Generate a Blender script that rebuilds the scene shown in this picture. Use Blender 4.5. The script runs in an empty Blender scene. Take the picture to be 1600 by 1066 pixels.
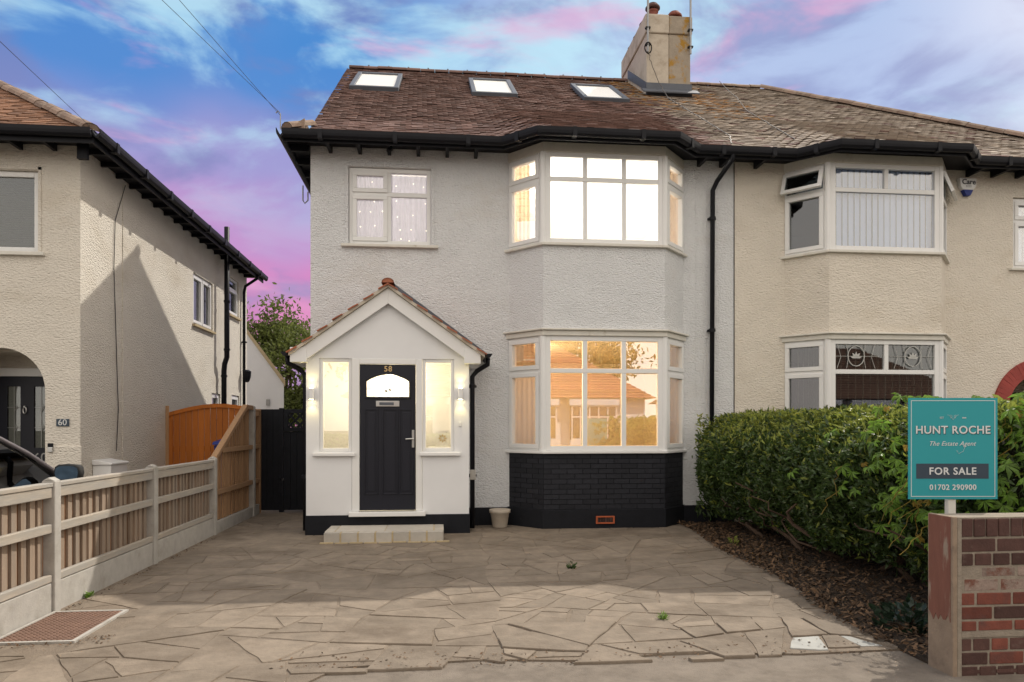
import bpy, math, random
import numpy as np
from mathutils import Vector, Matrix
R = math.radians
random.seed(7); rng = np.random.default_rng(7)
scene = bpy.context.scene
COL = scene.collection

# ------------------------------------------------------------------ camera
F, HZ, YAW, EYE = 1140.0, 668.0, R(5.77), 1.45
cam_d = bpy.data.cameras.new('camera'); cam = bpy.data.objects.new('camera', cam_d); COL.objects.link(cam)
cam.location = (0, 0, EYE); cam.rotation_euler = (R(90), 0, -YAW)
cam_d.sensor_width = 36; cam_d.lens = F / 1600 * 36
cam_d.shift_y = (HZ - 533) / 1600
cam_d.clip_start = 0.05; cam_d.clip_end = 2000
scene.camera = cam

# ------------------------------------------------------------------ sky
SUN = Vector((3.1, 3.05, 4.64)).normalized()
world = bpy.data.worlds.new('World'); scene.world = world; world.use_nodes = True
def build_sky():
    nt = world.node_tree; N = nt.nodes; L = nt.links; N.clear()
    out = N.new('ShaderNodeOutputWorld'); bg = N.new('ShaderNodeBackground'); L.new(bg.outputs[0], out.inputs[0])
    tc = N.new('ShaderNodeTexCoord'); sp = N.new('ShaderNodeSeparateXYZ'); L.new(tc.outputs['Generated'], sp.inputs[0])
    def math_(op, a, b=None, c=None, clamp=False):
        n = N.new('ShaderNodeMath'); n.operation = op; n.use_clamp = clamp
        for i, v in enumerate((a, b, c)):
            if v is None: continue
            if isinstance(v, (int, float)): n.inputs[i].default_value = v
            else: L.new(v, n.inputs[i])
        return n.outputs[0]
    def ramp(fac, stops, interp='EASE'):
        n = N.new('ShaderNodeValToRGB'); n.color_ramp.interpolation = interp
        e = n.color_ramp.elements
        while len(e) < len(stops): e.new(0.5)
        for el, (p, c) in zip(e, stops):
            el.position = p; el.color = (*c, 1) if len(c) == 3 else c
        L.new(fac, n.inputs[0]); return n.outputs[0]
    def mix(f, a, b, bt='MIX'):
        n = N.new('ShaderNodeMix'); n.data_type = 'RGBA'; n.blend_type = bt
        if isinstance(f, (int, float)): n.inputs[0].default_value = f
        else: L.new(f, n.inputs[0])
        for k, v in ((6, a), (7, b)):
            if isinstance(v, tuple): n.inputs[k].default_value = (*v, 1)
            else: L.new(v, n.inputs[k])
        return n.outputs[2]
    def noise(scale, detail, rough, stretch, off=0.0):
        m = N.new('ShaderNodeMapping'); L.new(tc.outputs['Generated'], m.inputs[0])
        m.inputs['Scale'].default_value = (1, 1, stretch); m.inputs['Location'].default_value = (off, off * .7, off * .3)
        m.inputs['Rotation'].default_value = (0.0, 0.16, 0)
        n = N.new('ShaderNodeTexNoise'); n.inputs['Scale'].default_value = scale; n.inputs['Detail'].default_value = detail
        n.inputs['Roughness'].default_value = rough; n.inputs['Distortion'].default_value = 0.35
        L.new(m.outputs[0], n.inputs[0]); return n.outputs[0]
    warp = noise(3.0, 3, .5, 2.0, 5.0)
    zz = math_('ADD', sp.outputs['Z'], math_('MULTIPLY', math_('SUBTRACT', warp, .5), .16))
    west = ramp(zz, [(0.0, (.66, .20, .40)), (.17, (.66, .17, .42)), (.24, (.46, .25, .52)), (.31, (.30, .28, .56)), (.41, (.07, .22, .56)), (.55, (.015, .20, .55)), (1, (.05, .20, .50))])
    east = ramp(zz, [(0.0, (.62, .42, .58)), (.14, (.52, .42, .62)), (.26, (.44, .46, .66)), (.40, (.38, .47, .70)), (.6, (.33, .47, .70)), (1, (.30, .43, .68))])
    q = math_('ADD', math_('MULTIPLY', sp.outputs['X'], -.45), math_('MULTIPLY', sp.outputs['Y'], .89))
    q = math_('ADD', q, math_('MULTIPLY', math_('SUBTRACT', warp, .5), .22))
    base = mix(ramp(q, [(.70, (0, 0, 0)), (.88, (1, 1, 1))]), east, west)
    # violet-blue banks, pale sunlit cloud and pink wisps
    dark = ramp(noise(5.2, 6, .52, 2.3, 2.3), [(.46, (0, 0, 0)), (.62, (1, 1, 1))])
    base = mix(math_('MULTIPLY', dark, .62), base, (.17, .19, .42))
    hi = math_('MULTIPLY', ramp(noise(4.6, 7, .54, 2.2, 9.1), [(.47, (0, 0, 0)), (.64, (1, 1, 1))]), ramp(sp.outputs['Z'], [(.2, (.12, .12, .12)), (.44, (1, 1, 1))]))
    base = mix(math_('MULTIPLY', hi, .72), base, (.48, .76, .86))
    pk = ramp(noise(4.6, 5, .55, 3.4, 14.7), [(.55, (0, 0, 0)), (.72, (1, 1, 1))])
    base = mix(math_('MULTIPLY', pk, .6), base, (.72, .36, .56))
    base = mix(1.0, base, (.80, .79, .78), 'MULTIPLY')
    # unseen cloud cover away from the evening side, brightened to light the shaded fronts
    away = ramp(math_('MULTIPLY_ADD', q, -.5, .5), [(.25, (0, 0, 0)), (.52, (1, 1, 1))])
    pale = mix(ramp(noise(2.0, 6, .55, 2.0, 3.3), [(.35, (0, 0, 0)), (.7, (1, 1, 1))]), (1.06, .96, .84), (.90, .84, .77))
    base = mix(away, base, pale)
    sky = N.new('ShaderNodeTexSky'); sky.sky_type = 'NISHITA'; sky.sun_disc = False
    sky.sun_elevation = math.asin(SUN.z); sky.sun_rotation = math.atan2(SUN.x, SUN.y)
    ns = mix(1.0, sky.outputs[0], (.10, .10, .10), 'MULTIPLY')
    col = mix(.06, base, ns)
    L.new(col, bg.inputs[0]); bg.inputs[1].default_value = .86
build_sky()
sun_d = bpy.data.lights.new('sun', 'SUN'); sun_d.energy = 2.1; sun_d.angle = R(.53); sun_d.color = (1, .93, .82)
sun = bpy.data.objects.new('sun', sun_d); COL.objects.link(sun)
sun.rotation_euler = (-SUN).to_track_quat('-Z', 'Y').to_euler(); sun.location = (20, 20, 30)
vs = scene.view_settings; vs.view_transform = 'Standard'; vs.look = 'None'; vs.gamma = 1; vs.exposure = 0.80
scene.cycles.use_denoising = True
scene.cycles.max_bounces = 8; scene.cycles.transparent_max_bounces = 12
scene.cycles.sample_clamp_indirect = 4

# ------------------------------------------------------------------ pixel -> place
SN, CS = math.sin(YAW), math.cos(YAW)
def ray(x, y): return (F * SN + CS * (x - 800), F * CS - SN * (x - 800), HZ - y)
def on_y(x, y, Y): d = ray(x, y); t = Y / d[1]; return Vector((d[0] * t, Y, EYE + d[2] * t))
def on_x(x, y, X): d = ray(x, y); t = X / d[0]; return Vector((X, d[1] * t, EYE + d[2] * t))
def on_z(x, y, Z=0.0): d = ray(x, y); t = (Z - EYE) / d[2]; return Vector((d[0] * t, d[1] * t, Z))
ROOF0, ROOFY, PITCH = 5.565, 10.35, .645
def on_roof(x, y):
    d = ray(x, y); t = (ROOF0 - PITCH * ROOFY - EYE) / (d[2] - PITCH * d[1]); return Vector((d[0] * t, d[1] * t, EYE + d[2] * t))

# ------------------------------------------------------------------ materials
def mat(name, col, rough=.8, var=.12, vscale=6.0, bump=0.0, bscale=60.0, bdist=.01, stretch=(1, 1, 1), rnd=0.0, metal=0.0,
        spec=.35, stain=None, stain_scale=1.5, stain_lo=.52, stain_hi=.7, vor=False, trans=0.0, emit=None, emit_s=0.0, detail=6):
    m = bpy.data.materials.new(name); m.use_nodes = True
    nt = m.node_tree; N = nt.nodes; L = nt.links; b = N['Principled BSDF']
    b.inputs['Roughness'].default_value = rough; b.inputs['Metallic'].default_value = metal
    b.inputs['Specular IOR Level'].default_value = spec
    g = N.new('ShaderNodeNewGeometry'); mp = N.new('ShaderNodeMapping'); mp.inputs['Scale'].default_value = stretch
    L.new(g.outputs['Position'], mp.inputs[0])
    nz = N.new('ShaderNodeTexNoise'); nz.inputs['Scale'].default_value = vscale; nz.inputs['Detail'].default_value = detail
    nz.inputs['Roughness'].default_value = .6; L.new(mp.outputs[0], nz.inputs[0])
    def mth(op, a, c):
        n = N.new('ShaderNodeMath'); n.operation = op
        for i, v in enumerate((a, c)):
            if isinstance(v, (int, float)): n.inputs[i].default_value = v
            else: L.new(v, n.inputs[i])
        return n.outputs[0]
    fac = mth('MULTIPLY_ADD', mth('SUBTRACT', nz.outputs[0], .5), var * 4)
    fac.node.inputs[2].default_value = 1.0
    if rnd:
        oi = N.new('ShaderNodeObjectInfo')
        r = mth('FRACT', mth('ADD', oi.outputs['Random'], mth('MULTIPLY', g.outputs['Random Per Island'], 7.31)), 0)
        fac = mth('MULTIPLY', fac, mth('ADD', mth('MULTIPLY', r, rnd * 2), 1 - rnd))
    mx = N.new('ShaderNodeMix'); mx.data_type = 'RGBA'; mx.blend_type = 'MULTIPLY'; mx.inputs[0].default_value = 1
    mx.inputs[6].default_value = (*col, 1)
    cb = N.new('ShaderNodeCombineColor')
    for i in range(3): L.new(fac, cb.inputs[i])
    L.new(cb.outputs[0], mx.inputs[7]); cur = mx.outputs[2]
    if stain:
        ns = N.new('ShaderNodeTexNoise'); ns.inputs['Scale'].default_value = stain_scale; ns.inputs['Detail'].default_value = 8
        ns.inputs['Roughness'].default_value = .65; L.new(mp.outputs[0], ns.inputs[0])
        rp = N.new('ShaderNodeValToRGB'); rp.color_ramp.elements[0].position = stain_lo; rp.color_ramp.elements[1].position = stain_hi
        L.new(ns.outputs[0], rp.inputs[0])
        m2 = N.new('ShaderNodeMix'); m2.data_type = 'RGBA'; L.new(rp.outputs[0], m2.inputs[0]); L.new(cur, m2.inputs[6]); m2.inputs[7].default_value = (*stain, 1)
        cur = m2.outputs[2]
    L.new(cur, b.inputs['Base Color'])
    if bump:
        if vor:
            t = N.new('ShaderNodeTexVoronoi'); t.inputs['Scale'].default_value = bscale; t.feature = 'SMOOTH_F1'; src = t.outputs[0]
            t2 = N.new('ShaderNodeTexNoise'); t2.inputs['Scale'].default_value = bscale * .7; t2.inputs['Detail'].default_value = 4
            L.new(mp.outputs[0], t2.inputs[0]); L.new(mp.outputs[0], t.inputs[0]); src = mth('ADD', mth('MULTIPLY', src, -.6), t2.outputs[0])
        else:
            t = N.new('ShaderNodeTexNoise'); t.inputs['Scale'].default_value = bscale; t.inputs['Detail'].default_value = 5
            t.inputs['Roughness'].default_value = .6; L.new(mp.outputs[0], t.inputs[0]); src = t.outputs[0]
        bp = N.new('ShaderNodeBump'); bp.inputs['Strength'].default_value = bump; bp.inputs['Distance'].default_value = bdist
        L.new(src, bp.inputs['Height']); L.new(bp.outputs[0], b.inputs['Normal'])
    if emit:
        b.inputs['Emission Color'].default_value = (*emit, 1); b.inputs['Emission Strength'].default_value = emit_s
    if trans:
        tr = N.new('ShaderNodeBsdfTranslucent'); L.new(cur, tr.inputs[0]); ms = N.new('ShaderNodeMixShader'); ms.inputs[0].default_value = trans
        o = N['Material Output']; L.new(b.outputs[0], ms.inputs[1]); L.new(tr.outputs[0], ms.inputs[2]); L.new(ms.outputs[0], o.inputs[0])
    return m
def glass_mat(name, refl=.18, tint=(1, 1, 1), rough=.0, wobble=.0, fres=.5):
    m = bpy.data.materials.new(name); m.use_nodes = True; nt = m.node_tree; N = nt.nodes; L = nt.links
    N.remove(N['Principled BSDF']); o = N['Material Output']
    tr = N.new('ShaderNodeBsdfTransparent'); tr.inputs[0].default_value = (*tint, 1)
    gl = N.new('ShaderNodeBsdfGlossy'); gl.inputs['Roughness'].default_value = rough; gl.inputs[0].default_value = (1, 1, 1, 1)
    lw = N.new('ShaderNodeLayerWeight'); lw.inputs[0].default_value = .35
    mr = N.new('ShaderNodeMapRange'); mr.inputs[3].default_value = refl; mr.inputs[4].default_value = min(1, refl + fres)
    L.new(lw.outputs['Fresnel'], mr.inputs[0]); ms = N.new('ShaderNodeMixShader')
    L.new(mr.outputs[0], ms.inputs[0]); L.new(tr.outputs[0], ms.inputs[1]); L.new(gl.outputs[0], ms.inputs[2]); L.new(ms.outputs[0], o.inputs[0])
    if wobble:
        nz = N.new('ShaderNodeTexNoise'); nz.inputs['Scale'].default_value = 2.2; bp = N.new('ShaderNodeBump'); bp.inputs['Strength'].default_value = wobble
        bp.inputs['Distance'].default_value = .01; g = N.new('ShaderNodeNewGeometry'); L.new(g.outputs['Position'], nz.inputs[0])
        L.new(nz.outputs[0], bp.inputs['Height']); L.new(bp.outputs[0], gl.inputs['Normal'])
    return m
def emit_mat(name, col, s):
    m = bpy.data.materials.new(name); m.use_nodes = True; N = m.node_tree.nodes; b = N['Principled BSDF']
    b.inputs['Base Color'].default_value = (*col, 1); b.inputs['Emission Color'].default_value = (*col, 1); b.inputs['Emission Strength'].default_value = s
    return m

M = {}
M['dash'] = mat('white pebbledash', (.70, .71, .72), .95, .05, 2.0, 1.0, 42, .022, (1, 1, 1.9), vor=True, stain=(.63, .61, .58), stain_scale=.9, stain_lo=.55, stain_hi=.85)
M['dash_cream'] = mat('cream pebbledash', (.70, .645, .56), .95, .05, 2.0, .9, 36, .02, (1, 1, 1.8), vor=True, stain=(.60, .53, .43), stain_scale=.8, stain_lo=.52, stain_hi=.8)
M['dash_old'] = mat('ivory pebbledash', (.68, .635, .56), .95, .05, 2.0, .9, 36, .02, (1, 1, 1.8), vor=True, stain=(.58, .52, .43), stain_scale=.7, stain_lo=.53, stain_hi=.8)
M['smooth'] = mat('smooth white render', (.74, .745, .755), .8, .03, 3, .15, 120, .003)
M['white'] = mat('white plastic', (.76, .76, .75), .35, .02, 3, spec=.5)
M['white_w'] = mat('weathered white paint', (.66, .64, .58), .6, .06, 9, .2, 40, .003, stain=(.42, .36, .27), stain_scale=5, stain_lo=.6, stain_hi=.8)
M['black'] = mat('black gloss paint', (.008, .0085, .012), .5, .15, 8, .12, 30, .003, spec=.2)
M['plinth'] = mat('black masonry paint', (.012, .013, .017), .75, .2, 9, .5, 45, .006, spec=.2, stain=(.05, .047, .045), stain_scale=6, stain_lo=.66, stain_hi=.85)
M['navy'] = mat('dark navy door', (.009, .010, .018), .45, .08, 12, .15, 40, .002, (4, 4, .4))
M['steel'] = mat('brushed steel', (.55, .55, .54), .3, .05, 30, metal=.9)
M['brass'] = mat('brass', (.62, .45, .22), .35, .05, 30, metal=.8)
M['glass'] = glass_mat('window glass', .10)
M['glass_lo'] = glass_mat('reflective window glass', .27)
M['glass_dark'] = glass_mat('tinted glass', .07, (.62, .65, .66), 0, .0)
M['glass_roof'] = glass_mat('coated roof glass', .04, (1, 1, 1), fres=.06)
M['glass_car'] = glass_mat('car glass', .13, (.05, .06, .055), fres=.25)
M['tile'] = mat('red brown clay tile', (.15, .086, .07), .85, .16, 5, .4, 60, .006, rnd=.30, stain=(.115, .074, .062), stain_scale=1.6, stain_lo=.5, stain_hi=.75)
M['tile_old'] = mat('weathered grey clay tile', (.275, .225, .18), .9, .18, 5, .4, 60, .006, rnd=.26, stain=(.20, .16, .13), stain_scale=2.0, stain_lo=.5, stain_hi=.72)
M['tile_lichen'] = mat('lichen spotted tile', (.25, .18, .13), .9, .2, 5, .4, 60, .006, rnd=.3, stain=(.36, .17, .035), stain_scale=9, stain_lo=.45, stain_hi=.6)
M['tile_tan'] = mat('brown clay tile', (.26, .14, .085), .85, .16, 5, .4, 60, .006, rnd=.35)
M['tile_red'] = mat('red clay tile', (.34, .12, .065), .8, .14, 8, .3, 60, .005, rnd=.25)
M['ridge'] = mat('clay ridge tile', (.225, .155, .115), .85, .18, 9, .4, 50, .006, rnd=.2, stain=(.32, .26, .2), stain_scale=5)
M['under'] = mat('roofing felt', (.03, .025, .022), .95, .1)
M['mortar'] = mat('sandy mortar', (.46, .37, .23), .95, .15, 20, .5, 70, .008)
M['lead'] = mat('lead sheet', (.10, .11, .13), .55, .12, 8, .2, 20, .004)
M['stack'] = mat('cream rendered chimney', (.50, .44, .36), .95, .1, 4, .5, 40, .008, stain=(.30, .24, .18), stain_scale=3, stain_lo=.5, stain_hi=.75)
M['stack_old'] = mat('lichen stained render', (.33, .28, .22), .95, .2, 5, .6, 40, .01, stain=(.36, .20, .035), stain_scale=4.5, stain_lo=.53, stain_hi=.63)
M['pot'] = mat('terracotta', (.20, .065, .045), .8, .15, 12)
M['conc'] = mat('concrete', (.40, .38, .35), .92, .12, 9, .35, 60, .006, stain=(.27, .25, .21), stain_scale=4, stain_lo=.5, stain_hi=.8)
M['fence'] = mat('weathered fence board', (.27, .20, .145), .9, .22, 5, .5, 30, .006, (9, 9, .7), rnd=.22, stain=(.27, .225, .185), stain_scale=.6, stain_lo=.4, stain_hi=.7)
M['fence_new'] = mat('new fence board', (.36, .215, .115), .88, .2, 5, .4, 30, .006, (9, 9, .7), rnd=.2)
M['rail'] = mat('fence rail', (.38, .335, .28), .9, .2, 5, .4, 30, .005, (6, .6, 6), stain=(.33, .31, .28), stain_scale=2, stain_lo=.42, stain_hi=.6)
M['orange'] = mat('orange stained timber', (.50, .15, .02), .6, .14, 6, .25, 30, .004, (8, 8, .6), rnd=.14)
M['mortar_bed'] = mat('dirty mortar', (.20, .16, .122), .97, .2, 8, .8, 60, .012, stain=(.15, .122, .096), stain_scale=2.2, stain_lo=.5, stain_hi=.7)
M['stone'] = mat('sandstone crazy paving', (.215, .175, .135), .9, .2, 7, .7, 30, .009, rnd=.13, stain=(.115, .088, .064), stain_scale=1.3, stain_lo=.48, stain_hi=.72)
M['stone_pale'] = mat('pale limestone', (.36, .36, .34), .9, .13, 7, .5, 26, .006, rnd=.1)
M['pave'] = mat('gritty pavement', (.17, .142, .115), .97, .2, 14, .7, 130, .008, stain=(.23, .195, .16), stain_scale=2.5, stain_lo=.45, stain_hi=.65)
M['asphalt'] = mat('asphalt', (.05, .05, .052), .95, .2, 30, .6, 200, .006)
M['earth'] = mat('dark soil', (.05, .036, .026), 1, .3, 9, .9, 50, .03)
M['ground'] = mat('rough ground', (.10, .085, .06), 1, .2, 1.5, .4, 20, .02)
M['brick'] = mat('red brick', (.165, .052, .036), .9, .22, 16, .6, 70, .006, rnd=.32, stain=(.09, .05, .045), stain_scale=7, stain_lo=.5, stain_hi=.75)
M['brick_dk'] = mat('dark brown brick', (.085, .043, .036), .9, .25, 16, .6, 70, .006, rnd=.3, stain=(.17, .13, .11), stain_scale=9, stain_lo=.58, stain_hi=.8)
M['brick_mortar'] = mat('wall mortar', (.27, .23, .185), .97, .2, 16, .8, 80, .008)
M['brick_pale'] = mat('spalled brick', (.25, .19, .16), .95, .25, 14, .8, 60, .01, rnd=.2, stain=(.16, .07, .05), stain_scale=8, stain_lo=.5, stain_hi=.6)
M['end_render'] = mat('red flaking render', (.20, .085, .06), .9, .14, 7, .35, 40, .006, (3, 3, .6), stain=(.30, .235, .18), stain_scale=3.2, stain_lo=.54, stain_hi=.62)
M['black_brick'] = mat('black painted brick', (.02, .021, .027), .7, .15, 14, .5, 55, .006, rnd=.2, spec=.25)
M['arch_brick'] = mat('red painted brick', (.30, .055, .045), .7, .1, 14, .3, 55, .005, rnd=.12)
M['teal'] = mat('teal sign board', (.028, .31, .35), .55, .015, 3)
M['slate_blue'] = mat('slate blue print', (.04, .06, .085), .55, .02, 3)
M['print_white'] = mat('white print', (.66, .68, .68), .6, .02, 3)
M['print_dark'] = mat('dark print', (.05, .05, .06), .6, .02, 3)
M['blue'] = mat('blue plastic', (.015, .035, .22), .45, .05, 6)
M['rust'] = mat('rusty iron cover', (.19, .115, .085), .85, .2, 9, .4, 50, .005)
M['car'] = mat('grey car paint', (.17, .155, .165), .3, .03, 4, metal=.15, spec=.5)
M['verge'] = mat('cream verge mortar', (.52, .47, .39), .95, .12, 14, .4, 50, .006)
M['bare'] = mat('bare brown render', (.27, .205, .15), .95, .2, 8, .5, 40, .008, stain=(.18, .13, .1), stain_scale=5)
M['blind_olive'] = mat('olive grey blind', (.17, .18, .12), .6, .1, 8)
M['fence_gap'] = mat('unweathered orange timber', (.24, .105, .04), .9, .2, 5, .3, 30, .005, (9, 9, .7), rnd=.2)
M['mirror'] = mat('mirror glass', (.16, .25, .36), .06, .3, 14, metal=.9)
M['rubber'] = mat('black rubber', (.02, .02, .02), .8, .1)
M['room_warm'] = mat('warm cream room wall', (.72, .60, .42), .9, .04, 3)
M['room_white'] = mat('white room wall', (.80, .78, .74), .9, .03, 3)
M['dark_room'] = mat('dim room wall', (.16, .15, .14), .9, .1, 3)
M['curtain'] = mat('lilac white net curtain', (.66, .64, .74), .9, .06, 14, trans=.35)
M['curtain_warm'] = mat('beige curtain', (.62, .46, .32), .9, .08, 10, trans=.3)
M['blind'] = mat('pale blue blind', (.40, .50, .68), .7, .04, 6)
M['blind_cream'] = mat('cream blind', (.60, .57, .48), .7, .08, 6)
M['leaf'] = mat('glossy hedge leaf', (.058, .098, .026), .42, .3, 3, rnd=.5, trans=.35, spec=.5)
M['leaf_lime'] = mat('weed and sunlit hedge leaf', (.25, .29, .055), .45, .25, 3, rnd=.4, trans=.4, spec=.4)  # lime stands for sunlight on the hedge top; plain colour for the weed
M['leaf_creeper'] = mat('creeper leaf', (.155, .27, .040), .45, .2, 6, rnd=.35, trans=.4, spec=.4)
M['leaf_red'] = mat('orange tinged leaf', (.34, .24, .05), .5, .2, 6, rnd=.35, trans=.4)
M['leaf_ivy'] = mat('dark ivy leaf', (.02, .04, .022), .4, .2, 6, rnd=.3, trans=.2, spec=.5)
M['leaf_tree'] = mat('tree leaf', (.115, .14, .035), .6, .3, 2, rnd=.45, trans=.4)
M['bark'] = mat('bark', (.095, .062, .042), .95, .3, 12, .8, 40, .01)
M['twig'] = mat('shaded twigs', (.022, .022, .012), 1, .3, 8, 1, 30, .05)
M['litter'] = mat('dry leaf litter', (.105, .062, .034), .9, .35, 4, rnd=.75)
M['wire'] = mat('black cable', (.02, .02, .02), .6, .05)
M['grey_wire'] = mat('grey cable', (.12, .11, .10), .6, .05)
M['metal_grey'] = mat('galvanised steel', (.32, .32, .32), .5, .1, 12, metal=.7)
M['pot_cream'] = mat('cream stoneware', (.46, .40, .33), .8, .12, 9, .2, 40, .004)
M['vent'] = mat('terracotta vent', (.42, .10, .04), .8, .12, 12)
M['lead_came'] = mat('lead strips', (.45, .45, .43), .4, .05, 9, metal=.5)
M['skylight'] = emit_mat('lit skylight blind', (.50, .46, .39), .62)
M['bulb'] = emit_mat('lit bulb', (1, .86, .62), 9)
M['lamp_glow'] = emit_mat('lit lamp lens', (1, .84, .45), 14)
M['fairy'] = emit_mat('fairy light', (1, .88, .68), 1.6)

# ------------------------------------------------------------------ mesh helpers
W = {}
class MB:
    def __init__(s): s.v = []; s.f = []
    def add(s, vs, fs):
        b = len(s.v); s.v += [tuple(p) for p in vs]; s.f += [tuple(i + b for i in f) for f in fs]; return s
    def box(s, x0, x1, y0, y1, z0, z1):
        x0, x1 = min(x0, x1), max(x0, x1); y0, y1 = min(y0, y1), max(y0, y1); z0, z1 = min(z0, z1), max(z0, z1)
        return s.add([(x0, y0, z0), (x1, y0, z0), (x1, y1, z0), (x0, y1, z0), (x0, y0, z1), (x1, y0, z1), (x1, y1, z1), (x0, y1, z1)],
                     [(3, 2, 1, 0), (4, 5, 6, 7), (0, 1, 5, 4), (1, 2, 6, 5), (2, 3, 7, 6), (3, 0, 4, 7)])
    def obox(s, o, u, v, w, u0, u1, v0, v1, w0, w1):
        o, u, v, w = Vector(o), Vector(u), Vector(v), Vector(w)
        P = [o + u * a + v * b + w * c for c in (w0, w1) for (a, b) in ((u0, v0), (u1, v0), (u1, v1), (u0, v1))]
        fs = [(3, 2, 1, 0), (4, 5, 6, 7), (0, 1, 5, 4), (1, 2, 6, 5), (2, 3, 7, 6), (3, 0, 4, 7)]
        if u.cross(v).dot(w) * (u1 - u0) * (v1 - v0) * (w1 - w0) < 0: fs = [f[::-1] for f in fs]
        return s.add(P, fs)
    def prism(s, pts, d):
        n = len(pts); d = Vector(d); P = [Vector(p) for p in pts]; nn = Vector((0, 0, 0))
        for i in range(n): nn += P[i].cross(P[(i + 1) % n])
        fs = [tuple(range(n))[::-1], tuple(range(n, 2 * n))] + [(i, (i + 1) % n, n + (i + 1) % n, n + i) for i in range(n)]
        if nn.dot(d) < 0: fs = [f[::-1] for f in fs]
        return s.add(P + [p + d for p in P], fs)
    def tube(s, path, r, n=8, caps=True):
        P = [Vector(p) for p in path]; rs = r if isinstance(r, (list, tuple)) else [r] * len(P); vs = []; fs = []
        up = None
        for i, p in enumerate(P):
            t = (P[min(i + 1, len(P) - 1)] - P[max(i - 1, 0)]).normalized()
            if up is None: up = Vector((0, 0, 1)) if abs(t.z) < .9 else Vector((1, 0, 0))
            a = t.cross(up).normalized(); b = a.cross(t).normalized(); up = b
            for k in range(n):
                th = 2 * math.pi * k / n; vs.append(p + (a * math.cos(th) + b * math.sin(th)) * rs[i])
        for i in range(len(P) - 1):
            for k in range(n): fs.append((i * n + k, i * n + (k + 1) % n, (i + 1) * n + (k + 1) % n, (i + 1) * n + k))
        if caps: fs += [tuple(range(n))[::-1], tuple(range((len(P) - 1) * n, len(P) * n))]
        return s.add(vs, fs)
    def lathe(s, c, prof, n=20):
        c = Vector(c); vs = []; fs = []
        for (r, z) in prof:
            for k in range(n): th = 2 * math.pi * k / n; vs.append(c + Vector((r * math.cos(th), r * math.sin(th), z)))
        for i in range(len(prof) - 1):
            for k in range(n): fs.append((i * n + k, i * n + (k + 1) % n, (i + 1) * n + (k + 1) % n, (i + 1) * n + k))
        fs += [tuple(range(n))[::-1], tuple(range((len(prof) - 1) * n, len(prof) * n))]
        return s.add(vs, fs)
    def mesh(s, name):
        me = bpy.data.meshes.new(name); me.from_pydata(s.v, [], s.f); me.update(); return me
    def build(s, name, m, parent=None, bevel=0, smooth=False, at=None):
        return obj(name, s.mesh(name), m, parent, at, bevel, smooth)
def obj(name, me, m, parent=None, at=None, bevel=0, smooth=False, rot=None):
    o = bpy.data.objects.new(name, me); COL.objects.link(o)
    if m is not None and not me.materials: me.materials.append(M[m] if isinstance(m, str) else m)
    w = Vector(at) if at is not None else Vector((0, 0, 0))
    W[o] = w
    if parent is not None: o.parent = parent; o.location = w - W[parent]
    else: o.location = w
    if rot is not None: o.rotation_euler = rot
    if bevel:
        b = o.modifiers.new('bevel', 'BEVEL'); b.width = bevel; b.segments = 2; b.limit_method = 'ANGLE'; b.angle_limit = R(40)
    if smooth: me.polygons.foreach_set('use_smooth', [True] * len(me.polygons))
    return o
def tag(o, label, cat, group=None, kind=None):
    if label: o['label'] = label
    if cat: o['category'] = cat
    if group: o['group'] = group
    if kind: o['kind'] = kind
    return o
def thing(name, at, label, cat, group=None):
    o = bpy.data.objects.new(name, None); COL.objects.link(o); o.location = at; o.empty_display_size = .2; W[o] = Vector(at)
    return tag(o, label, cat, group)
def struct(o): o['kind'] = 'structure'; return o
def rebase(o):
    """put a one-mesh thing's origin at the middle of its base"""
    me = o.data; n = len(me.vertices); a = np.empty(n * 3, np.float32); me.vertices.foreach_get('co', a); a = a.reshape(-1, 3)
    c = (a.min(0) + a.max(0)) / 2; c[2] = a[:, 2].min(); a -= c; me.vertices.foreach_set('co', a.ravel()); me.update()
    o.location = Vector(o.location) + Vector(c.tolist()); return o
def bulk(name, verts, faces_n, m, parent=None):
    """verts (k, n, 3): k polygons of n corners each"""
    k, n, _ = verts.shape; me = bpy.data.meshes.new(name)
    me.vertices.add(k * n); me.vertices.foreach_set('co', verts.reshape(-1).astype(np.float32))
    me.loops.add(k * n); me.loops.foreach_set('vertex_index', np.arange(k * n, dtype=np.int32))
    me.polygons.add(k); me.polygons.foreach_set('loop_start', np.arange(0, k * n, n, dtype=np.int32))
    me.update(calc_edges=True); me.validate()
    return obj(name, me, m, parent)
def off_poly(pts, d, y_end=None):
    """offset an eaves or bay line outward (towards -Y when it runs +X)"""
    P = [Vector((p[0], p[1])) for p in pts]; ns = []
    for a, b in zip(P, P[1:]): u = (b - a).normalized(); ns.append(Vector((u.y, -u.x)))
    out = []
    for i, p in enumerate(P):
        if i == 0 or i == len(P) - 1:
            n = ns[0] if i == 0 else ns[-1]; q = p + n * d
            if y_end is not None:
                u = (P[1] - P[0]).normalized() if i == 0 else (P[-1] - P[-2]).normalized()
                if abs(u.y) > 1e-6: q = q + u * ((y_end - q.y) / u.y)
        else:
            m_ = (ns[i - 1] + ns[i]).normalized(); q = p + m_ * (d / max(.2, m_.dot(ns[i])))
        out.append(q)
    return out
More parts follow.
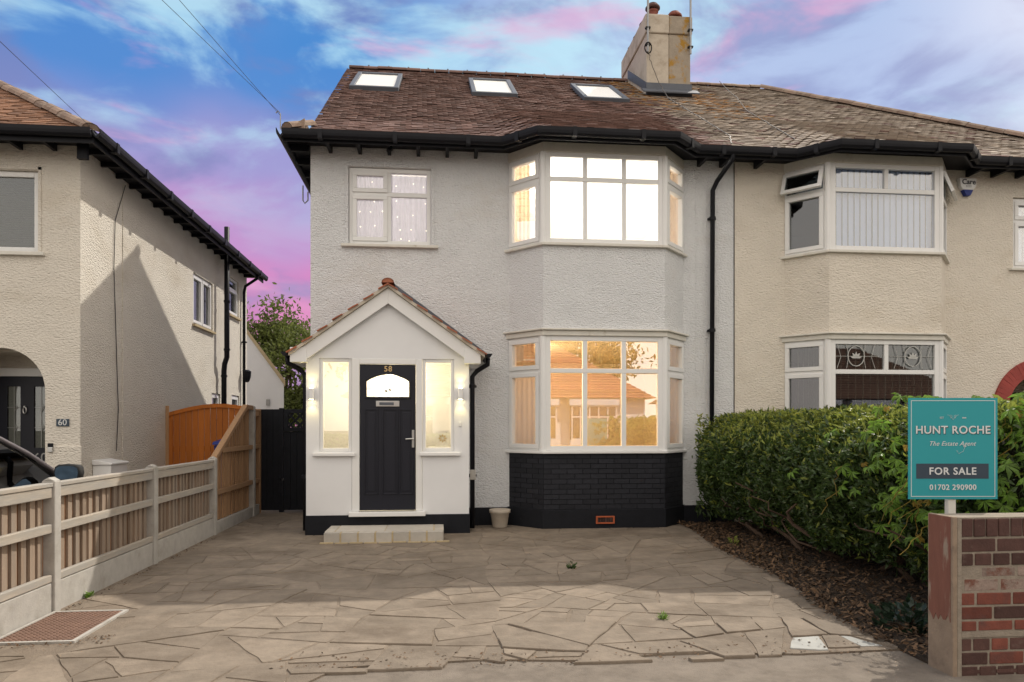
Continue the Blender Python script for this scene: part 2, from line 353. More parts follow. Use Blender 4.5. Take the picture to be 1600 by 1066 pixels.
def sweep(mb, pts, prof, y_end=None):
    """prof: closed list of (outward, z), mitred along pts"""
    rows = [[(q.x, q.y, z) for q in off_poly(pts, d, y_end)] for d, z in prof]; n = len(pts); k = len(prof)
    vs = [p for r in rows for p in r]
    fs = [(i * n + j, i * n + j + 1, ((i + 1) % k) * n + j + 1, ((i + 1) % k) * n + j) for i in range(k) for j in range(n - 1)]
    fs += [tuple(i * n for i in range(k)), tuple(i * n + n - 1 for i in range(k))[::-1]]
    area = sum(prof[i][0] * prof[(i + 1) % k][1] - prof[(i + 1) % k][0] * prof[i][1] for i in range(k))
    if area > 0: fs = [f[::-1] for f in fs]
    mb.add(vs, fs); return mb
def grid_wall(mb, o, u, n, w, z0, z1, holes, th):
    """wall sheet: o=(x,y) start, u along, n outward, thickness th inwards, rectangular holes (u0,u1,z0,z1)"""
    us = sorted({0, w, *[h[i] for h in holes for i in (0, 1)]}); zs = sorted({z0, z1, *[h[i] for h in holes for i in (2, 3)]})
    us = [a for a in us if 0 <= a <= w]; zs = [a for a in zs if z0 <= a <= z1]
    o = Vector((o[0], o[1], 0)); u = Vector((u[0], u[1], 0)); n = Vector((n[0], n[1], 0))
    def solid(i, j):
        if i < 0 or j < 0 or i >= len(us) - 1 or j >= len(zs) - 1: return False
        a, b = (us[i] + us[i + 1]) / 2, (zs[j] + zs[j + 1]) / 2
        return not any(h[0] < a < h[1] and h[2] < b < h[3] for h in holes)
    def pt(a, z, d): p = o + u * a - n * d; return (p.x, p.y, z)
    for i in range(len(us) - 1):
        for j in range(len(zs) - 1):
            if not solid(i, j): continue
            a, b, c, d = us[i], us[i + 1], zs[j], zs[j + 1]
            def q(*ps): mb.add(ps, [(0, 1, 2, 3)])
            q(pt(a, c, 0), pt(b, c, 0), pt(b, d, 0), pt(a, d, 0)); q(pt(b, c, th), pt(a, c, th), pt(a, d, th), pt(b, d, th))
            if not solid(i - 1, j): q(pt(a, c, th), pt(a, c, 0), pt(a, d, 0), pt(a, d, th))
            if not solid(i + 1, j): q(pt(b, c, 0), pt(b, c, th), pt(b, d, th), pt(b, d, 0))
            if not solid(i, j - 1): q(pt(a, c, th), pt(b, c, th), pt(b, c, 0), pt(a, c, 0))
            if not solid(i, j + 1): q(pt(a, d, 0), pt(b, d, 0), pt(b, d, th), pt(a, d, th))
    return mb
TEXT = {}
def text_mesh(body, size, ext=.001, shear=0.0, space=1.0, bold=0.0):
    c = bpy.data.curves.new('lettering', 'FONT'); c.body = body; c.size = size; c.extrude = ext; c.shear = shear
    c.align_x = 'CENTER'; c.align_y = 'CENTER'; c.space_character = space; c.offset = bold; c.resolution_u = 4
    o = bpy.data.objects.new('t', c); COL.objects.link(o); dg = bpy.context.evaluated_depsgraph_get()
    me = bpy.data.meshes.new_from_object(o.evaluated_get(dg)); COL.objects.unlink(o); bpy.data.objects.remove(o)
    return me
for key, a in {'58': ('58', .105, .002, 0, 1.1, .001), '60': ('60', .12, .002), '60d': ('60', .20, .001), 'hunt': ('HUNT ROCHE', .080, .0012, 0, 1.08, .0012),
               'hunt_shadow': ('HUNT ROCHE', .080, .0008, 0, 1.08, .0012), 'agent': ('The Estate Agent', .044, .0008, .38, 1.05), 'sale': ('FOR SALE', .074, .0012, 0, 1.12, .0013), 'tel': ('01702 290900', .050, .0012, 0, 1.08, .0008),
               'care': ('Care', .115, .002, 0, 1.0, .002), 'est': ('EST', .016, .0008)}.items(): TEXT[key] = text_mesh(*a)

def window(parent, p0, p1, z0, z1, bars=(), transom=None, sashes=(), glass='glass', fr=.055, depth=.07, m='white', name='window', setback=0.0, no_low_bars=False, raise_=.018, only_top=()):
    """frame between plan points p0 and p1 (left to right seen from outside); panes are children"""
    p0 = Vector((p0[0], p0[1], 0)); p1 = Vector((p1[0], p1[1], 0)); L = (p1 - p0).length; u = (p1 - p0) / L; n = Vector((u.y, -u.x, 0)); up = Vector((0, 0, 1))
    o = p0 - n * setback; mb = MB()
    B = lambda a, b, c, d, e, f: mb.obox(o, u, up, n, a, b, c, d, e, f)
    B(0, fr, z0, z1, -depth, 0); B(L - fr, L, z0, z1, -depth, 0); B(fr, L - fr, z0, z0 + fr, -depth, 0); B(fr, L - fr, z1 - fr, z1, -depth, 0)
    ub = [fr] + [b * L for b in bars] + [L - fr]; mw = .033
    cells = []; zr = [(z0 + fr, z1 - fr)]
    if transom: zr = [(z0 + fr, transom - mw), (transom + mw, z1 - fr)]; B(fr, L - fr, transom - mw, transom + mw, -depth, -.002)
    for j, (a, b) in enumerate(zr):
        cols = [(ub[i] + (mw if i else 0), ub[i + 1] - (mw if i + 1 < len(ub) - 1 else 0)) for i in range(len(ub) - 1)]
        if no_low_bars and j == 0 and transom: cols = [(fr, L - fr)]
        else:
            for b_ in bars: B(b_ * L - mw, b_ * L + mw, a, b, -depth, -.004)
        for i, (c, d) in enumerate(cols): cells.append((i, j, c, d, a, b))
    w = mb.build(name, m, parent, bevel=.006)
    for (i, j, c, d, a, b) in cells:
        s = (i, j) in sashes; ins = .05 if s else .012
        if s:
            sb = MB(); q = lambda A, B_, C, D: sb.obox(o, u, up, n, A, B_, C, D, -.05, raise_)
            q(c - .012, d + .012, a - .012, a + ins); q(c - .012, d + .012, b - ins, b + .012); q(c - .012, c + ins, a + ins, b - ins); q(d - ins, d + .012, a + ins, b - ins)
            sb.build('sash', m, w, bevel=.006)
        pm = MB(); pm.obox(o, u, up, n, c + ins - .004, d - ins + .004, a + ins - .004, b - ins + .004, -.038, -.032)
        pm.build('pane', glass, w)
    return w
BOXF = np.array([(4, 5, 6, 7), (0, 1, 5, 4), (1, 2, 6, 5), (3, 0, 4, 7), (2, 3, 7, 6), (3, 2, 1, 0)])
def bulk_boxes(name, C, m, parent=None, kind=None):
    k = len(C); me = bpy.data.meshes.new(name); me.vertices.add(k * 8); me.vertices.foreach_set('co', C.reshape(-1).astype(np.float32))
    f = (BOXF[None] + (np.arange(k) * 8)[:, None, None]).reshape(-1).astype(np.int32)
    me.loops.add(len(f)); me.loops.foreach_set('vertex_index', f); me.polygons.add(k * 6); me.polygons.foreach_set('loop_start', np.arange(0, len(f), 4, dtype=np.int32))
    me.update(calc_edges=True); o = obj(name, me, m, parent)
    if kind: o['kind'] = kind
    return o
TW, TL, TT = .160, .165, .013
_tile_me = {}
def tile_mesh(mk, w=TW, l=TL):
    if (mk, w, l) not in _tile_me:
        me = MB().box(-w / 2, w / 2, 0, l, -TT, 0).mesh('roof_tile'); me.materials.append(M[mk]); _tile_me[(mk, w, l)] = me
    return _tile_me[(mk, w, l)]
def lay_tiles(parent, spec, single=300, w=TW, l=TL):
    """spec: (point, along, upslope, material). The first ones are objects of their own, the rest one mass per material."""
    rest = {}
    for i, (p, e1, e2, mk) in enumerate(spec):
        e1 = e1.normalized(); n = e1.cross(e2).normalized(); e2 = n.cross(e1).normalized()
        a = .105 + random.gauss(0, .02); b = random.gauss(0, .012)
        e2t = (e2 * math.cos(a) - n * math.sin(a)); e1t = (e1 + n * b).normalized(); nt = e1t.cross(e2t).normalized(); e2t = nt.cross(e1t)
        q = p + n * (.016 + random.gauss(0, .0022))
        if i < single:
            rot = Matrix((e1t, e2t, nt)).transposed().to_euler(); obj('roof_tile', tile_mesh(mk, w, l), None, parent, at=q, rot=rot)
        else: rest.setdefault(mk, []).append((q, e1t, e2t, nt))
    for mk, L_ in rest.items():
        q = np.array([a[0][:] for a in L_]); e1 = np.array([a[1][:] for a in L_]); e2 = np.array([a[2][:] for a in L_]); n = np.array([a[3][:] for a in L_])
        C = np.stack([q + e1 * sx * w / 2 + e2 * sy * l + n * sz * TT for sz in (-1, 0) for (sx, sy) in ((-1, 0), (1, 0), (1, 1), (-1, 1))], 1)
        bulk_boxes('roof_tile_courses', C, mk, parent, 'stuff')

# ================================================================== the setting
YF, YB = 10.8, 20.8
struct(MB().box(-300, 300, -300, 400, -.5, -.06).build('ground', 'ground'))
struct(MB().box(-40, 40, 1.2, 4.75, -.3, -.012).build('pavement', 'pave'))
rd = struct(MB().box(-60, 60, -7.0, 1.05, -.3, -.055 + .02).build('road', 'asphalt'))
struct(MB().box(-40, 40, 1.05, 1.199, -.3, -.01).build('kerb', 'conc'))
struct(MB().box(-40, 40, -9.2, -7.0, -.3, .03).build('far_pavement', 'pave'))

def clip(poly, a, b, c):            # keep a*x + b*y <= c
    out = []
    for i in range(len(poly)):
        p, q = poly[i], poly[(i + 1) % len(poly)]; dp = a * p[0] + b * p[1] - c; dq = a * q[0] + b * q[1] - c
        if dp <= 0: out.append(p)
        if dp * dq < 0: t = dp / (dp - dq); out.append((p[0] + (q[0] - p[0]) * t, p[1] + (q[1] - p[1]) * t))
    return out
def bed_edge(y): return 2.98 + (y - 4.2) * .098 + .05 * math.sin(y * 2.1)
def shrink(poly, d):
    n = len(poly); A = sum(poly[i][0] * poly[(i + 1) % n][1] - poly[(i + 1) % n][0] * poly[i][1] for i in range(n))
    P = poly if A > 0 else poly[::-1]; out = list(P)
    res = list(P)
    for i in range(n):
        p, q = P[i], P[(i + 1) % n]; ex, ey = q[0] - p[0], q[1] - p[1]; L = math.hypot(ex, ey)
        if L < 1e-6: continue
        nx, ny = ey / L, -ex / L
        res = clip(res, nx, ny, nx * p[0] + ny * p[1] - d)
        if len(res) < 3: return []
    return res
def driveway():
    base = struct(MB().prism([(-2.97, 3.95, -.05), (-.9, 3.97, -.05), (-.6, 4.5, -.05), (.3, 4.56, -.05), (.9, 4.48, -.05), (1.6, 4.58, -.05), (2.3, 4.47, -.05), (3.02, 4.5, -.05), (bed_edge(5.5), 5.5, -.05), (bed_edge(7.5), 7.5, -.05), (bed_edge(9), 9, -.05), (3.75, 10.9, -.05), (-1.7, 10.9, -.05), (-1.7, 13.4, -.05), (-3.2, 13.4, -.05)], (0, 0, .05)).build('driveway', 'mortar_bed'))
    rnd = random.Random(23); cells = []
    def area(P): return abs(sum(P[k][0] * P[(k + 1) % len(P)][1] - P[(k + 1) % len(P)][0] * P[k][1] for k in range(len(P)))) / 2
    stack = [[(-3.0, 3.9), (0.4, 3.9), (0.6, 10.78), (-3.0, 10.78)], [(0.4, 4.30), (4.2, 4.30), (4.2, 10.78), (.6, 10.78)], [(-3.2, 10.78), (-1.6, 10.78), (-1.6, 13.35), (-3.2, 13.35)]]
    while stack:
        P = stack.pop(); A = area(P); cx = sum(p[0] for p in P) / len(P); cy = sum(p[1] for p in P) / len(P)
        want = rnd.choice((.06, .11, .17, .24, .30)) if not (cy < 5.6 and cx > .2) else rnd.choice((.04, .07, .10, .16, .20))
        if cy > 9.6: want *= 1.3
        if A < want * 1.25 or A < .05: cells.append(P); continue
        best = None
        for k in range(6):
            L_ = max(((math.hypot(P[i][0] - P[(i + 1) % len(P)][0], P[i][1] - P[(i + 1) % len(P)][1]), i) for i in range(len(P))))[1]
            p, q = P[L_], P[(L_ + 1) % len(P)]; th = math.atan2(q[1] - p[1], q[0] - p[0]) + rnd.gauss(0, .5)
            t = rnd.uniform(.35, .65); mx_, my_ = p[0] + (q[0] - p[0]) * t, p[1] + (q[1] - p[1]) * t
            nx, ny = math.cos(th), math.sin(th); c = nx * mx_ + ny * my_
            l, r_ = clip(P, nx, ny, c), clip(P, -nx, -ny, -c)
            if len(l) < 3 or len(r_) < 3: continue
            sc = min(area(l), area(r_)) / A
            if best is None or sc > best[0]: best = (sc, l, r_)
            if sc > .3: break
        if best is None or best[0] < .08: cells.append(P); continue
        stack += [best[1], best[2]]
    warp_ = lambda p: (p[0] + .05 * math.sin(p[1] * 3.1 + 1.7 * math.sin(p[0] * 2.3)) + .02 * math.sin(p[1] * 9.1 + p[0] * 4), p[1] + .05 * math.sin(p[0] * 2.7 + 1.3 * math.sin(p[1] * 1.9)) + .02 * math.sin(p[0] * 8.3 - p[1] * 3))
    for poly in cells:
        poly = [warp_(p) for p in poly]
        x = sum(p[0] for p in poly) / len(poly); y = sum(p[1] for p in poly) / len(poly)
        poly = clip(poly, -1, 0, 2.965); poly = clip(poly, 0, -1, -((3.98 if x < -.75 else 4.40) + rnd.uniform(-.05, .20)))
        if len(poly) < 3: continue
        e0 = bed_edge(y) + rnd.uniform(-.03, .03); poly = clip(poly, 1, 0, e0)
        if y < 10.79: poly = clip(poly, 0, 1, 10.78)
        if len(poly) < 3: continue
        # leave room for the drain cover
        if -3 < x < -2.35 and 5.05 < y < 6.15: continue
        front = y < 5.3
        poly = shrink(poly, rnd.uniform(.003, .009) if not front else rnd.uniform(.005, .016))
        if len(poly) < 3: continue
        ar = abs(sum(poly[k][0] * poly[(k + 1) % len(poly)][1] - poly[(k + 1) % len(poly)][0] * poly[k][1] for k in range(len(poly)))) / 2
        if ar < .008: continue
        fine = []
        for k in range(len(poly)):
            p, q = poly[k], poly[(k + 1) % len(poly)]; L = math.hypot(q[0] - p[0], q[1] - p[1])
            m = max(1, int(L / .11))
            for s in range(m):
                t = s / m; jx, jy = (rnd.gauss(0, .005), rnd.gauss(0, .005)) if s else (0, 0)
                fine.append((p[0] + (q[0] - p[0]) * t + jx, p[1] + (q[1] - p[1]) * t + jy))
        lift = rnd.uniform(.003, .008) + (rnd.uniform(0, .010) if front and x > -.5 and rnd.random() < .6 else 0)
        tx, ty = rnd.gauss(0, .004), rnd.gauss(0, .004)
        n = len(fine); cx = sum(p[0] for p in fine) / n; cy = sum(p[1] for p in fine) / n
        top = [(cx + (p[0] - cx) * .985 - cx, cy + (p[1] - cy) * .985 - cy, lift + (p[0] - cx) * tx + (p[1] - cy) * ty) for p in fine]
        mid = [(p[0] - cx, p[1] - cy, a[2] - .006) for p, a in zip(fine, top)]
        bot = [(p[0] - cx, p[1] - cy, -.03) for p in fine]
        A = sum(fine[k][0] * fine[(k + 1) % n][1] - fine[(k + 1) % n][0] * fine[k][1] for k in range(n))
        fs = [tuple(range(n))] + [(n + k, n + (k + 1) % n, (k + 1) % n, k) for k in range(n)] + [(2 * n + k, 2 * n + (k + 1) % n, n + (k + 1) % n, n + k) for k in range(n)]
        if A < 0: fs = [f[::-1] for f in fs]
        mk = 'stone_pale' if (front and x > 1.2 and rnd.random() < .25) else 'stone'
        MB().add(top + mid + bot, fs).build('paving_stone', mk, base, at=(cx, cy, 0))
driveway()
def bed():
    pts = [(bed_edge(y) + .0, y) for y in np.arange(4.2, 10.8, .3)]
    b = MB().prism([(x, y, -.1) for x, y in pts] + [(9.5, 10.8, -.1), (9.5, 4.2, -.1)], (0, 0, .105)).build('planting_bed', 'earth'); struct(b)
    k = 8000; y = rng.uniform(4.25, 10.6, k); x = np.array([bed_edge(a) for a in y]) + np.abs(rng.normal(0, .75, k)) - .07
    x = np.where(y < 4.9, np.minimum(x, 5), x)
    z = .006 + rng.uniform(0, .035, k)
    a = rng.uniform(0, 6.28, k); L = rng.uniform(.010, .034, k); Wd = L * rng.uniform(.22, .5, k)
    d = np.stack([np.cos(a), np.sin(a), rng.normal(0, .35, k)], 1); s = np.stack([-np.sin(a), np.cos(a), rng.normal(0, .45, k)], 1); c = np.stack([x, y, z + .012], 1)
    V = np.stack([c - d * L[:, None], c - s * Wd[:, None], c + d * L[:, None], c + s * Wd[:, None]], 1)
    o = bulk('leaf_litter', V, 4, 'litter'); tag(o, 'brown dry leaf litter strewn over the bed beneath the hedge', 'leaf litter', kind='stuff')
bed()
def manhole():
    r = thing('drain_cover', (-2.72, 5.6, 0), 'rust brown studded iron drain cover set beside the fence', 'drain cover')
    MB().box(-2.96, -2.46, 5.2, 6.0, -.04, .012).build('plate', 'rust', r, bevel=.004)
    fr = MB()
    for a in ((-2.985, -2.962, 5.17, 6.03), (-2.458, -2.43, 5.17, 6.03)): fr.box(*a, -.04, .016)
    for a in ((5.17, 5.198), (6.002, 6.03)): fr.box(-2.96, -2.46, *a, -.04, .016)
    fr.build('frame', 'conc', r)
    C = []
    for i in range(13):
        for j in range(21):
            x = -2.935 + i * .0375; y = 5.225 + j * .0375; h = .011
            C.append([(x - h, y - h, .011), (x + h, y - h, .011), (x + h, y + h, .011), (x - h, y + h, .011), (x - h * .8, y - h * .8, .017), (x + h * .8, y - h * .8, .017), (x + h * .8, y + h * .8, .017), (x - h * .8, y + h * .8, .017)])
    bulk_boxes('studs', np.array(C), 'rust', r, 'stuff')
manhole()

# ================================================================== the semi-detached pair
def eave_y(X, poly):
    for (a, ya), (b, yb) in zip(poly, poly[1:]):
        if a <= X <= b: return ya + (yb - ya) * (X - a) / (b - a) if b > a else ya
    return ROOFY
def eave_s(X, poly): return sum(eave_y(X + d, poly) for d in (-.24, -.16, -.08, 0, .08, .16, .24)) / 7
EAVE58 = [(-2.13, 10.35), (.93, 10.35), (1.38, 9.93), (3.30, 9.93), (3.75, 10.35), (4.519, 10.35)]
EAVEB = [(4.521, 10.35), (5.29, 10.35), (5.74, 9.93), (7.66, 9.93), (8.11, 10.35), (11.25, 10.35)]
YR, ZR, YM = 15.84, ROOF0 + PITCH * (15.84 - ROOFY), 12.4
N1, N2 = 21, 35
def roof_pt(X, s, poly):
    """s = course number"""
    if s <= N1:
        ye = eave_s(X, poly) - .01; y = ye + (YM - ye) * s / N1; z = ROOF0 + (ROOF0 + PITCH * (YM - ROOFY) - ROOF0) * s / N1
    else: y = YM + (YR - YM) * (s - N1) / N2; z = ROOF0 + PITCH * (y - ROOFY)
    return Vector((X, y, z))
GUTTER = [(d, z - .04) for d, z in ((.005, 5.585), (.005, 5.53), (.02, 5.495), (.05, 5.475), (.08, 5.483), (.103, 5.51), (.11, 5.545), (.112, 5.592), (.104, 5.592), (.1, 5.55), (.05, 5.50), (.012, 5.55))]
def eaves(root, poly, wall_pts, rafters, m='black'):
    mb = MB(); sweep(mb, [(a, b) for a, b in poly], [(d, z) for d, z in GUTTER]); g = mb.build('gutter', m, root, smooth=False)
    for (a, b), (c, d) in zip(poly, poly[1:]):
        L = math.hypot(c - a, d - b); u = Vector(((c - a) / L, (d - b) / L, 0)); n = Vector((u.y, -u.x, 0)); k = max(1, int(L / .9))
        for i in range(k): MB().obox((a, b, 0), u, n, (0, 0, 1), L * (i + .5) / k - .03, L * (i + .5) / k + .03, .001, .118, 5.428, 5.557).build('gutter_bracket', m, g)
    mb = MB(); sweep(mb, poly, [(0, 5.41), (0, 5.565), (-.025, 5.565), (-.025, 5.41)]); mb.build('fascia', m, root, bevel=.004)
    mb = MB(); n = len(poly); top = off_poly(poly, -.026)
    V = [(q.x, q.y, 5.525) for q in top] + [(min(max(q.x, wall_pts[0]), wall_pts[1]), 10.82, 5.525) for q in top]
    V2 = [(a, b, c + .02) for a, b, c in V]
    mb.add(V + V2, [(i, n + i, n + i + 1, i + 1) for i in range(n - 1)] + [(2 * n + i, 2 * n + i + 1, 3 * n + i + 1, 3 * n + i) for i in range(n - 1)])
    mb.build('soffit', m, root)
    for x in rafters: MB().box(x - .025, x + .025, eave_y(x, poly) + .03, 10.798, 5.425, 5.523).build('rafter_foot', m, root)
def bay_plan(x0): return [(x0, YF), (x0 + .44, YF - .5), (x0 + 2.22, YF - .5), (x0 + 2.66, YF)]
def bay_band(mb, plan, d0, d1, z0, z1): return sweep(mb, plan, [(d0, z0), (d1, z0), (d1, z1), (d0, z1)], y_end=YF + .07)

def half_roof(root, poly, x0, x1, mats, hip=None, skip=(), single=300, left=None):
    roof_o = None
    # felt under the tiles
    xs = sorted(set([x0, x1] + [p[0] for p in poly if x0 < p[0] < x1] + list(np.arange(x0, x1, .15)))); ss = [0, 4, 8, 12, 16, N1, N1 + N2]
    def lim(X, s):
        p = roof_pt(X, s, poly)
        if hip: X = min(X, hip(p.y)); p = roof_pt(X, s, poly)
        return p
    V = [lim(X, s) + Vector((0, .02 if s == 0 else 0, -.03)) for s in ss for X in xs]; n = len(xs)
    fs = [(j * n + i, j * n + i + 1, (j + 1) * n + i + 1, (j + 1) * n + i) for j in range(len(ss) - 1) for i in range(n - 1)]
    roof_o = MB().add(V, fs).build('roof', 'under', root)
    spec = []
    for s in range(N1 + N2):
        xs0 = left(s) if left else x0; X = xs0 + (TW / 2 + .004 if s % 2 == 0 else 0)
        while X < x1 + .02:
            p = roof_pt(X, s, poly)
            if (not hip or X < hip(p.y)) and not any(a < X < b and c < s < d for a, b, c, d in skip):
                e2 = roof_pt(X, s + 1, poly) - p; e1 = Vector((1, 0, -(roof_pt(X + .05, s, poly).y - roof_pt(X - .05, s, poly).y) / .1 * e2.z / e2.y))
                spec.append((p - e2 * .15, e1, e2, mats(X, s)))
            X += TW + .005
    lay_tiles(roof_o, spec, single)
    if left:
        half = []
        for s in range(0, N1 + N2, 2):
            X = left(s) - TW / 4; p = roof_pt(X, s, poly); e2 = roof_pt(X, s + 1, poly) - p; half.append((p - e2 * .15, Vector((1, 0, 0)), e2, mats(X, s)))
        lay_tiles(roof_o, half, 0, w=TW / 2)
    return roof_o
def cap_tiles(parent, a, b, m, name, r=.12, L=.30):
    a, b = Vector(a), Vector(b); D = (b - a).length; k = max(1, round(D / L)); u = (b - a) / D
    sd = u.cross(Vector((0, 0, 1))).normalized(); up = sd.cross(u).normalized(); vs = []; nseg = 6
    for e in (0, 1):
        for rr in (r, r - .018):
            for i in range(nseg + 1):
                th = math.pi * (i / nseg); vs.append(u * (D / k - .006) * e + sd * rr * math.cos(th) + up * (rr * math.sin(th) * .75 - .03))
    n = nseg + 1; fs = []
    for i in range(nseg):
        fs += [(i, i + 1, 2 * n + i + 1, 2 * n + i), (n + i + 1, n + i, 3 * n + i, 3 * n + i + 1), (i, n + i, n + i + 1, i + 1), (2 * n + i, 2 * n + i + 1, 3 * n + i + 1, 3 * n + i)]
    fs.append(tuple(range(n)))
    me = MB().add(vs, fs).mesh(name); me.materials.append(M[m])
    for i in range(k): obj(name, me, None, parent, at=a + u * (D / k) * i + up * random.gauss(0, .004))
def lamp(name, at, power, col, radius, label):
    """ceiling pendant with its own light"""
    r = thing(name, (at[0], at[1], at[2]), label, 'lamp')
    MB().lathe((at[0], at[1], at[2]), [(.10, .0), (.11, .02), (.06, .16), (.02, .18)], 16).build('shade', 'room_white', r)
    MB().tube([(at[0], at[1], at[2] + .17), (at[0], at[1], at[2] + .32)], .006, 6).build('flex', 'white', r)
    d = bpy.data.lights.new(name, 'POINT'); d.energy = power; d.color = col; d.shadow_soft_size = radius
    o = bpy.data.objects.new('bulb', d); COL.objects.link(o); o.parent = r; o.location = (0, 0, -.16)
    return r
def room(root, x0, x1, y0, y1, z0, z1, m, name='room_lining', plan=None):
    """inside faces of a room open towards the window"""
    V = [(x0, y0, z0), (x1, y0, z0), (x1, y1, z0), (x0, y1, z0), (x0, y0, z1), (x1, y0, z1), (x1, y1, z1), (x0, y1, z1)]
    mb = MB().add(V, [(0, 1, 2, 3), (7, 6, 5, 4), (2, 6, 7, 3), (1, 5, 6, 2), (3, 7, 4, 0)])
    if plan:
        for z, fl in ((z0, False), (z1, True)):
            P = [(p[0], p[1] + .02, z) for p in plan] + [(plan[-1][0], y0 + .001, z), (plan[0][0], y0 + .001, z)]
            mb.add(P, [tuple(range(len(P)))[::-1] if fl else tuple(range(len(P)))])
    return mb.build(name, m, root)

def brick_run(root, plan, d, z0, z1, rows, L, m, parent_name, mortar, thick=.06):
    """running bond along a bay plan; each brick a piece"""
    base = MB(); bay_band(base, plan, -.12, d - .008, z0, z1); bw = base.build(parent_name, mortar, root)
    line = off_poly(plan, d, YF - .002); h = (z1 - z0) / rows; mesh = {}
    for (a, b) in zip(line, line[1:]):
        u = (b - a); S = u.length; u = u / S; n = Vector((u.y, -u.x)); ang = math.atan2(u.y, u.x)
        for r in range(rows):
            s = -(L / 2 if r % 2 else 0)
            while s < S - .02:
                a0, a1 = max(0, s), min(S, s + L); s += L
                if a1 - a0 < .03: continue
                w = round(a1 - a0 - .010, 3)
                if w not in mesh:
                    me = MB().box(-w / 2, w / 2, 0, thick, 0, h - .010).mesh('brick'); me.materials.append(M[m]); mesh[w] = me
                c = a + u * ((a0 + a1) / 2); o_ = random.gauss(0, .0012)
                o = obj('brick', mesh[w], None, bw, at=(c.x + n.x * o_, c.y + n.y * o_, z0 + r * h + .005), rot=(0, random.gauss(0, .004), ang))
    return bw
def shared_bay(root, x0, dash, upper, lower, base_kind):
    plan = bay_plan(x0)
    A, B, C, D = plan
    mb = MB(); bay_band(mb, plan, -.16, 0, 2.86, 4.05); mb.build('bay_wall', dash, root)
    mb = MB(); bay_band(mb, plan, -.05, .055, 4.045, 4.085); s1 = mb.build('window_sill', 'white_w', root, bevel=.006)
    mb = MB(); bay_band(mb, plan, -.08, .012, 5.385, 5.52); mb.build('head_board', 'white_w', root, bevel=.004)
    mb = MB(); bay_band(mb, plan, -.05, .075, 2.835, 2.862); bay_band(mb, plan, -.05, .035, 2.76, 2.835); mb.build('cornice', 'white_w', root, bevel=.008)
    mb = MB(); bay_band(mb, plan, -.08, .05, 1.075, 1.115); mb.build('window_sill', 'white', root, bevel=.008)
    # posts where the bay turns
    for p in (B, C):
        for z0, z1 in ((1.115, 2.76), (4.085, 5.385)): MB().tube([(p[0], p[1] + .035, z0), (p[0], p[1] + .035, z1)], .052, 10).build('corner_post', 'white', root)
    return plan
def seg(a, b, t0, t1): return ((a[0] + (b[0] - a[0]) * t0, a[1] + (b[1] - a[1]) * t0), (a[0] + (b[0] - a[0]) * t1, a[1] + (b[1] - a[1]) * t1))
def downpipe(root, pts, r=.034, m='black', clips=()):
    p = MB().tube(pts, r, 10).build('downpipe', m, root, smooth=True)
    for (x, y, z) in clips: MB().lathe((x, y, z), [(r + .001, 0), (r + .012, .002), (r + .012, .05), (r + .001, .052)], 12).box(x - .06, x + .06, y + .01, y + .06, z + .01, z + .04).build('pipe_clip', m, p)
    return p

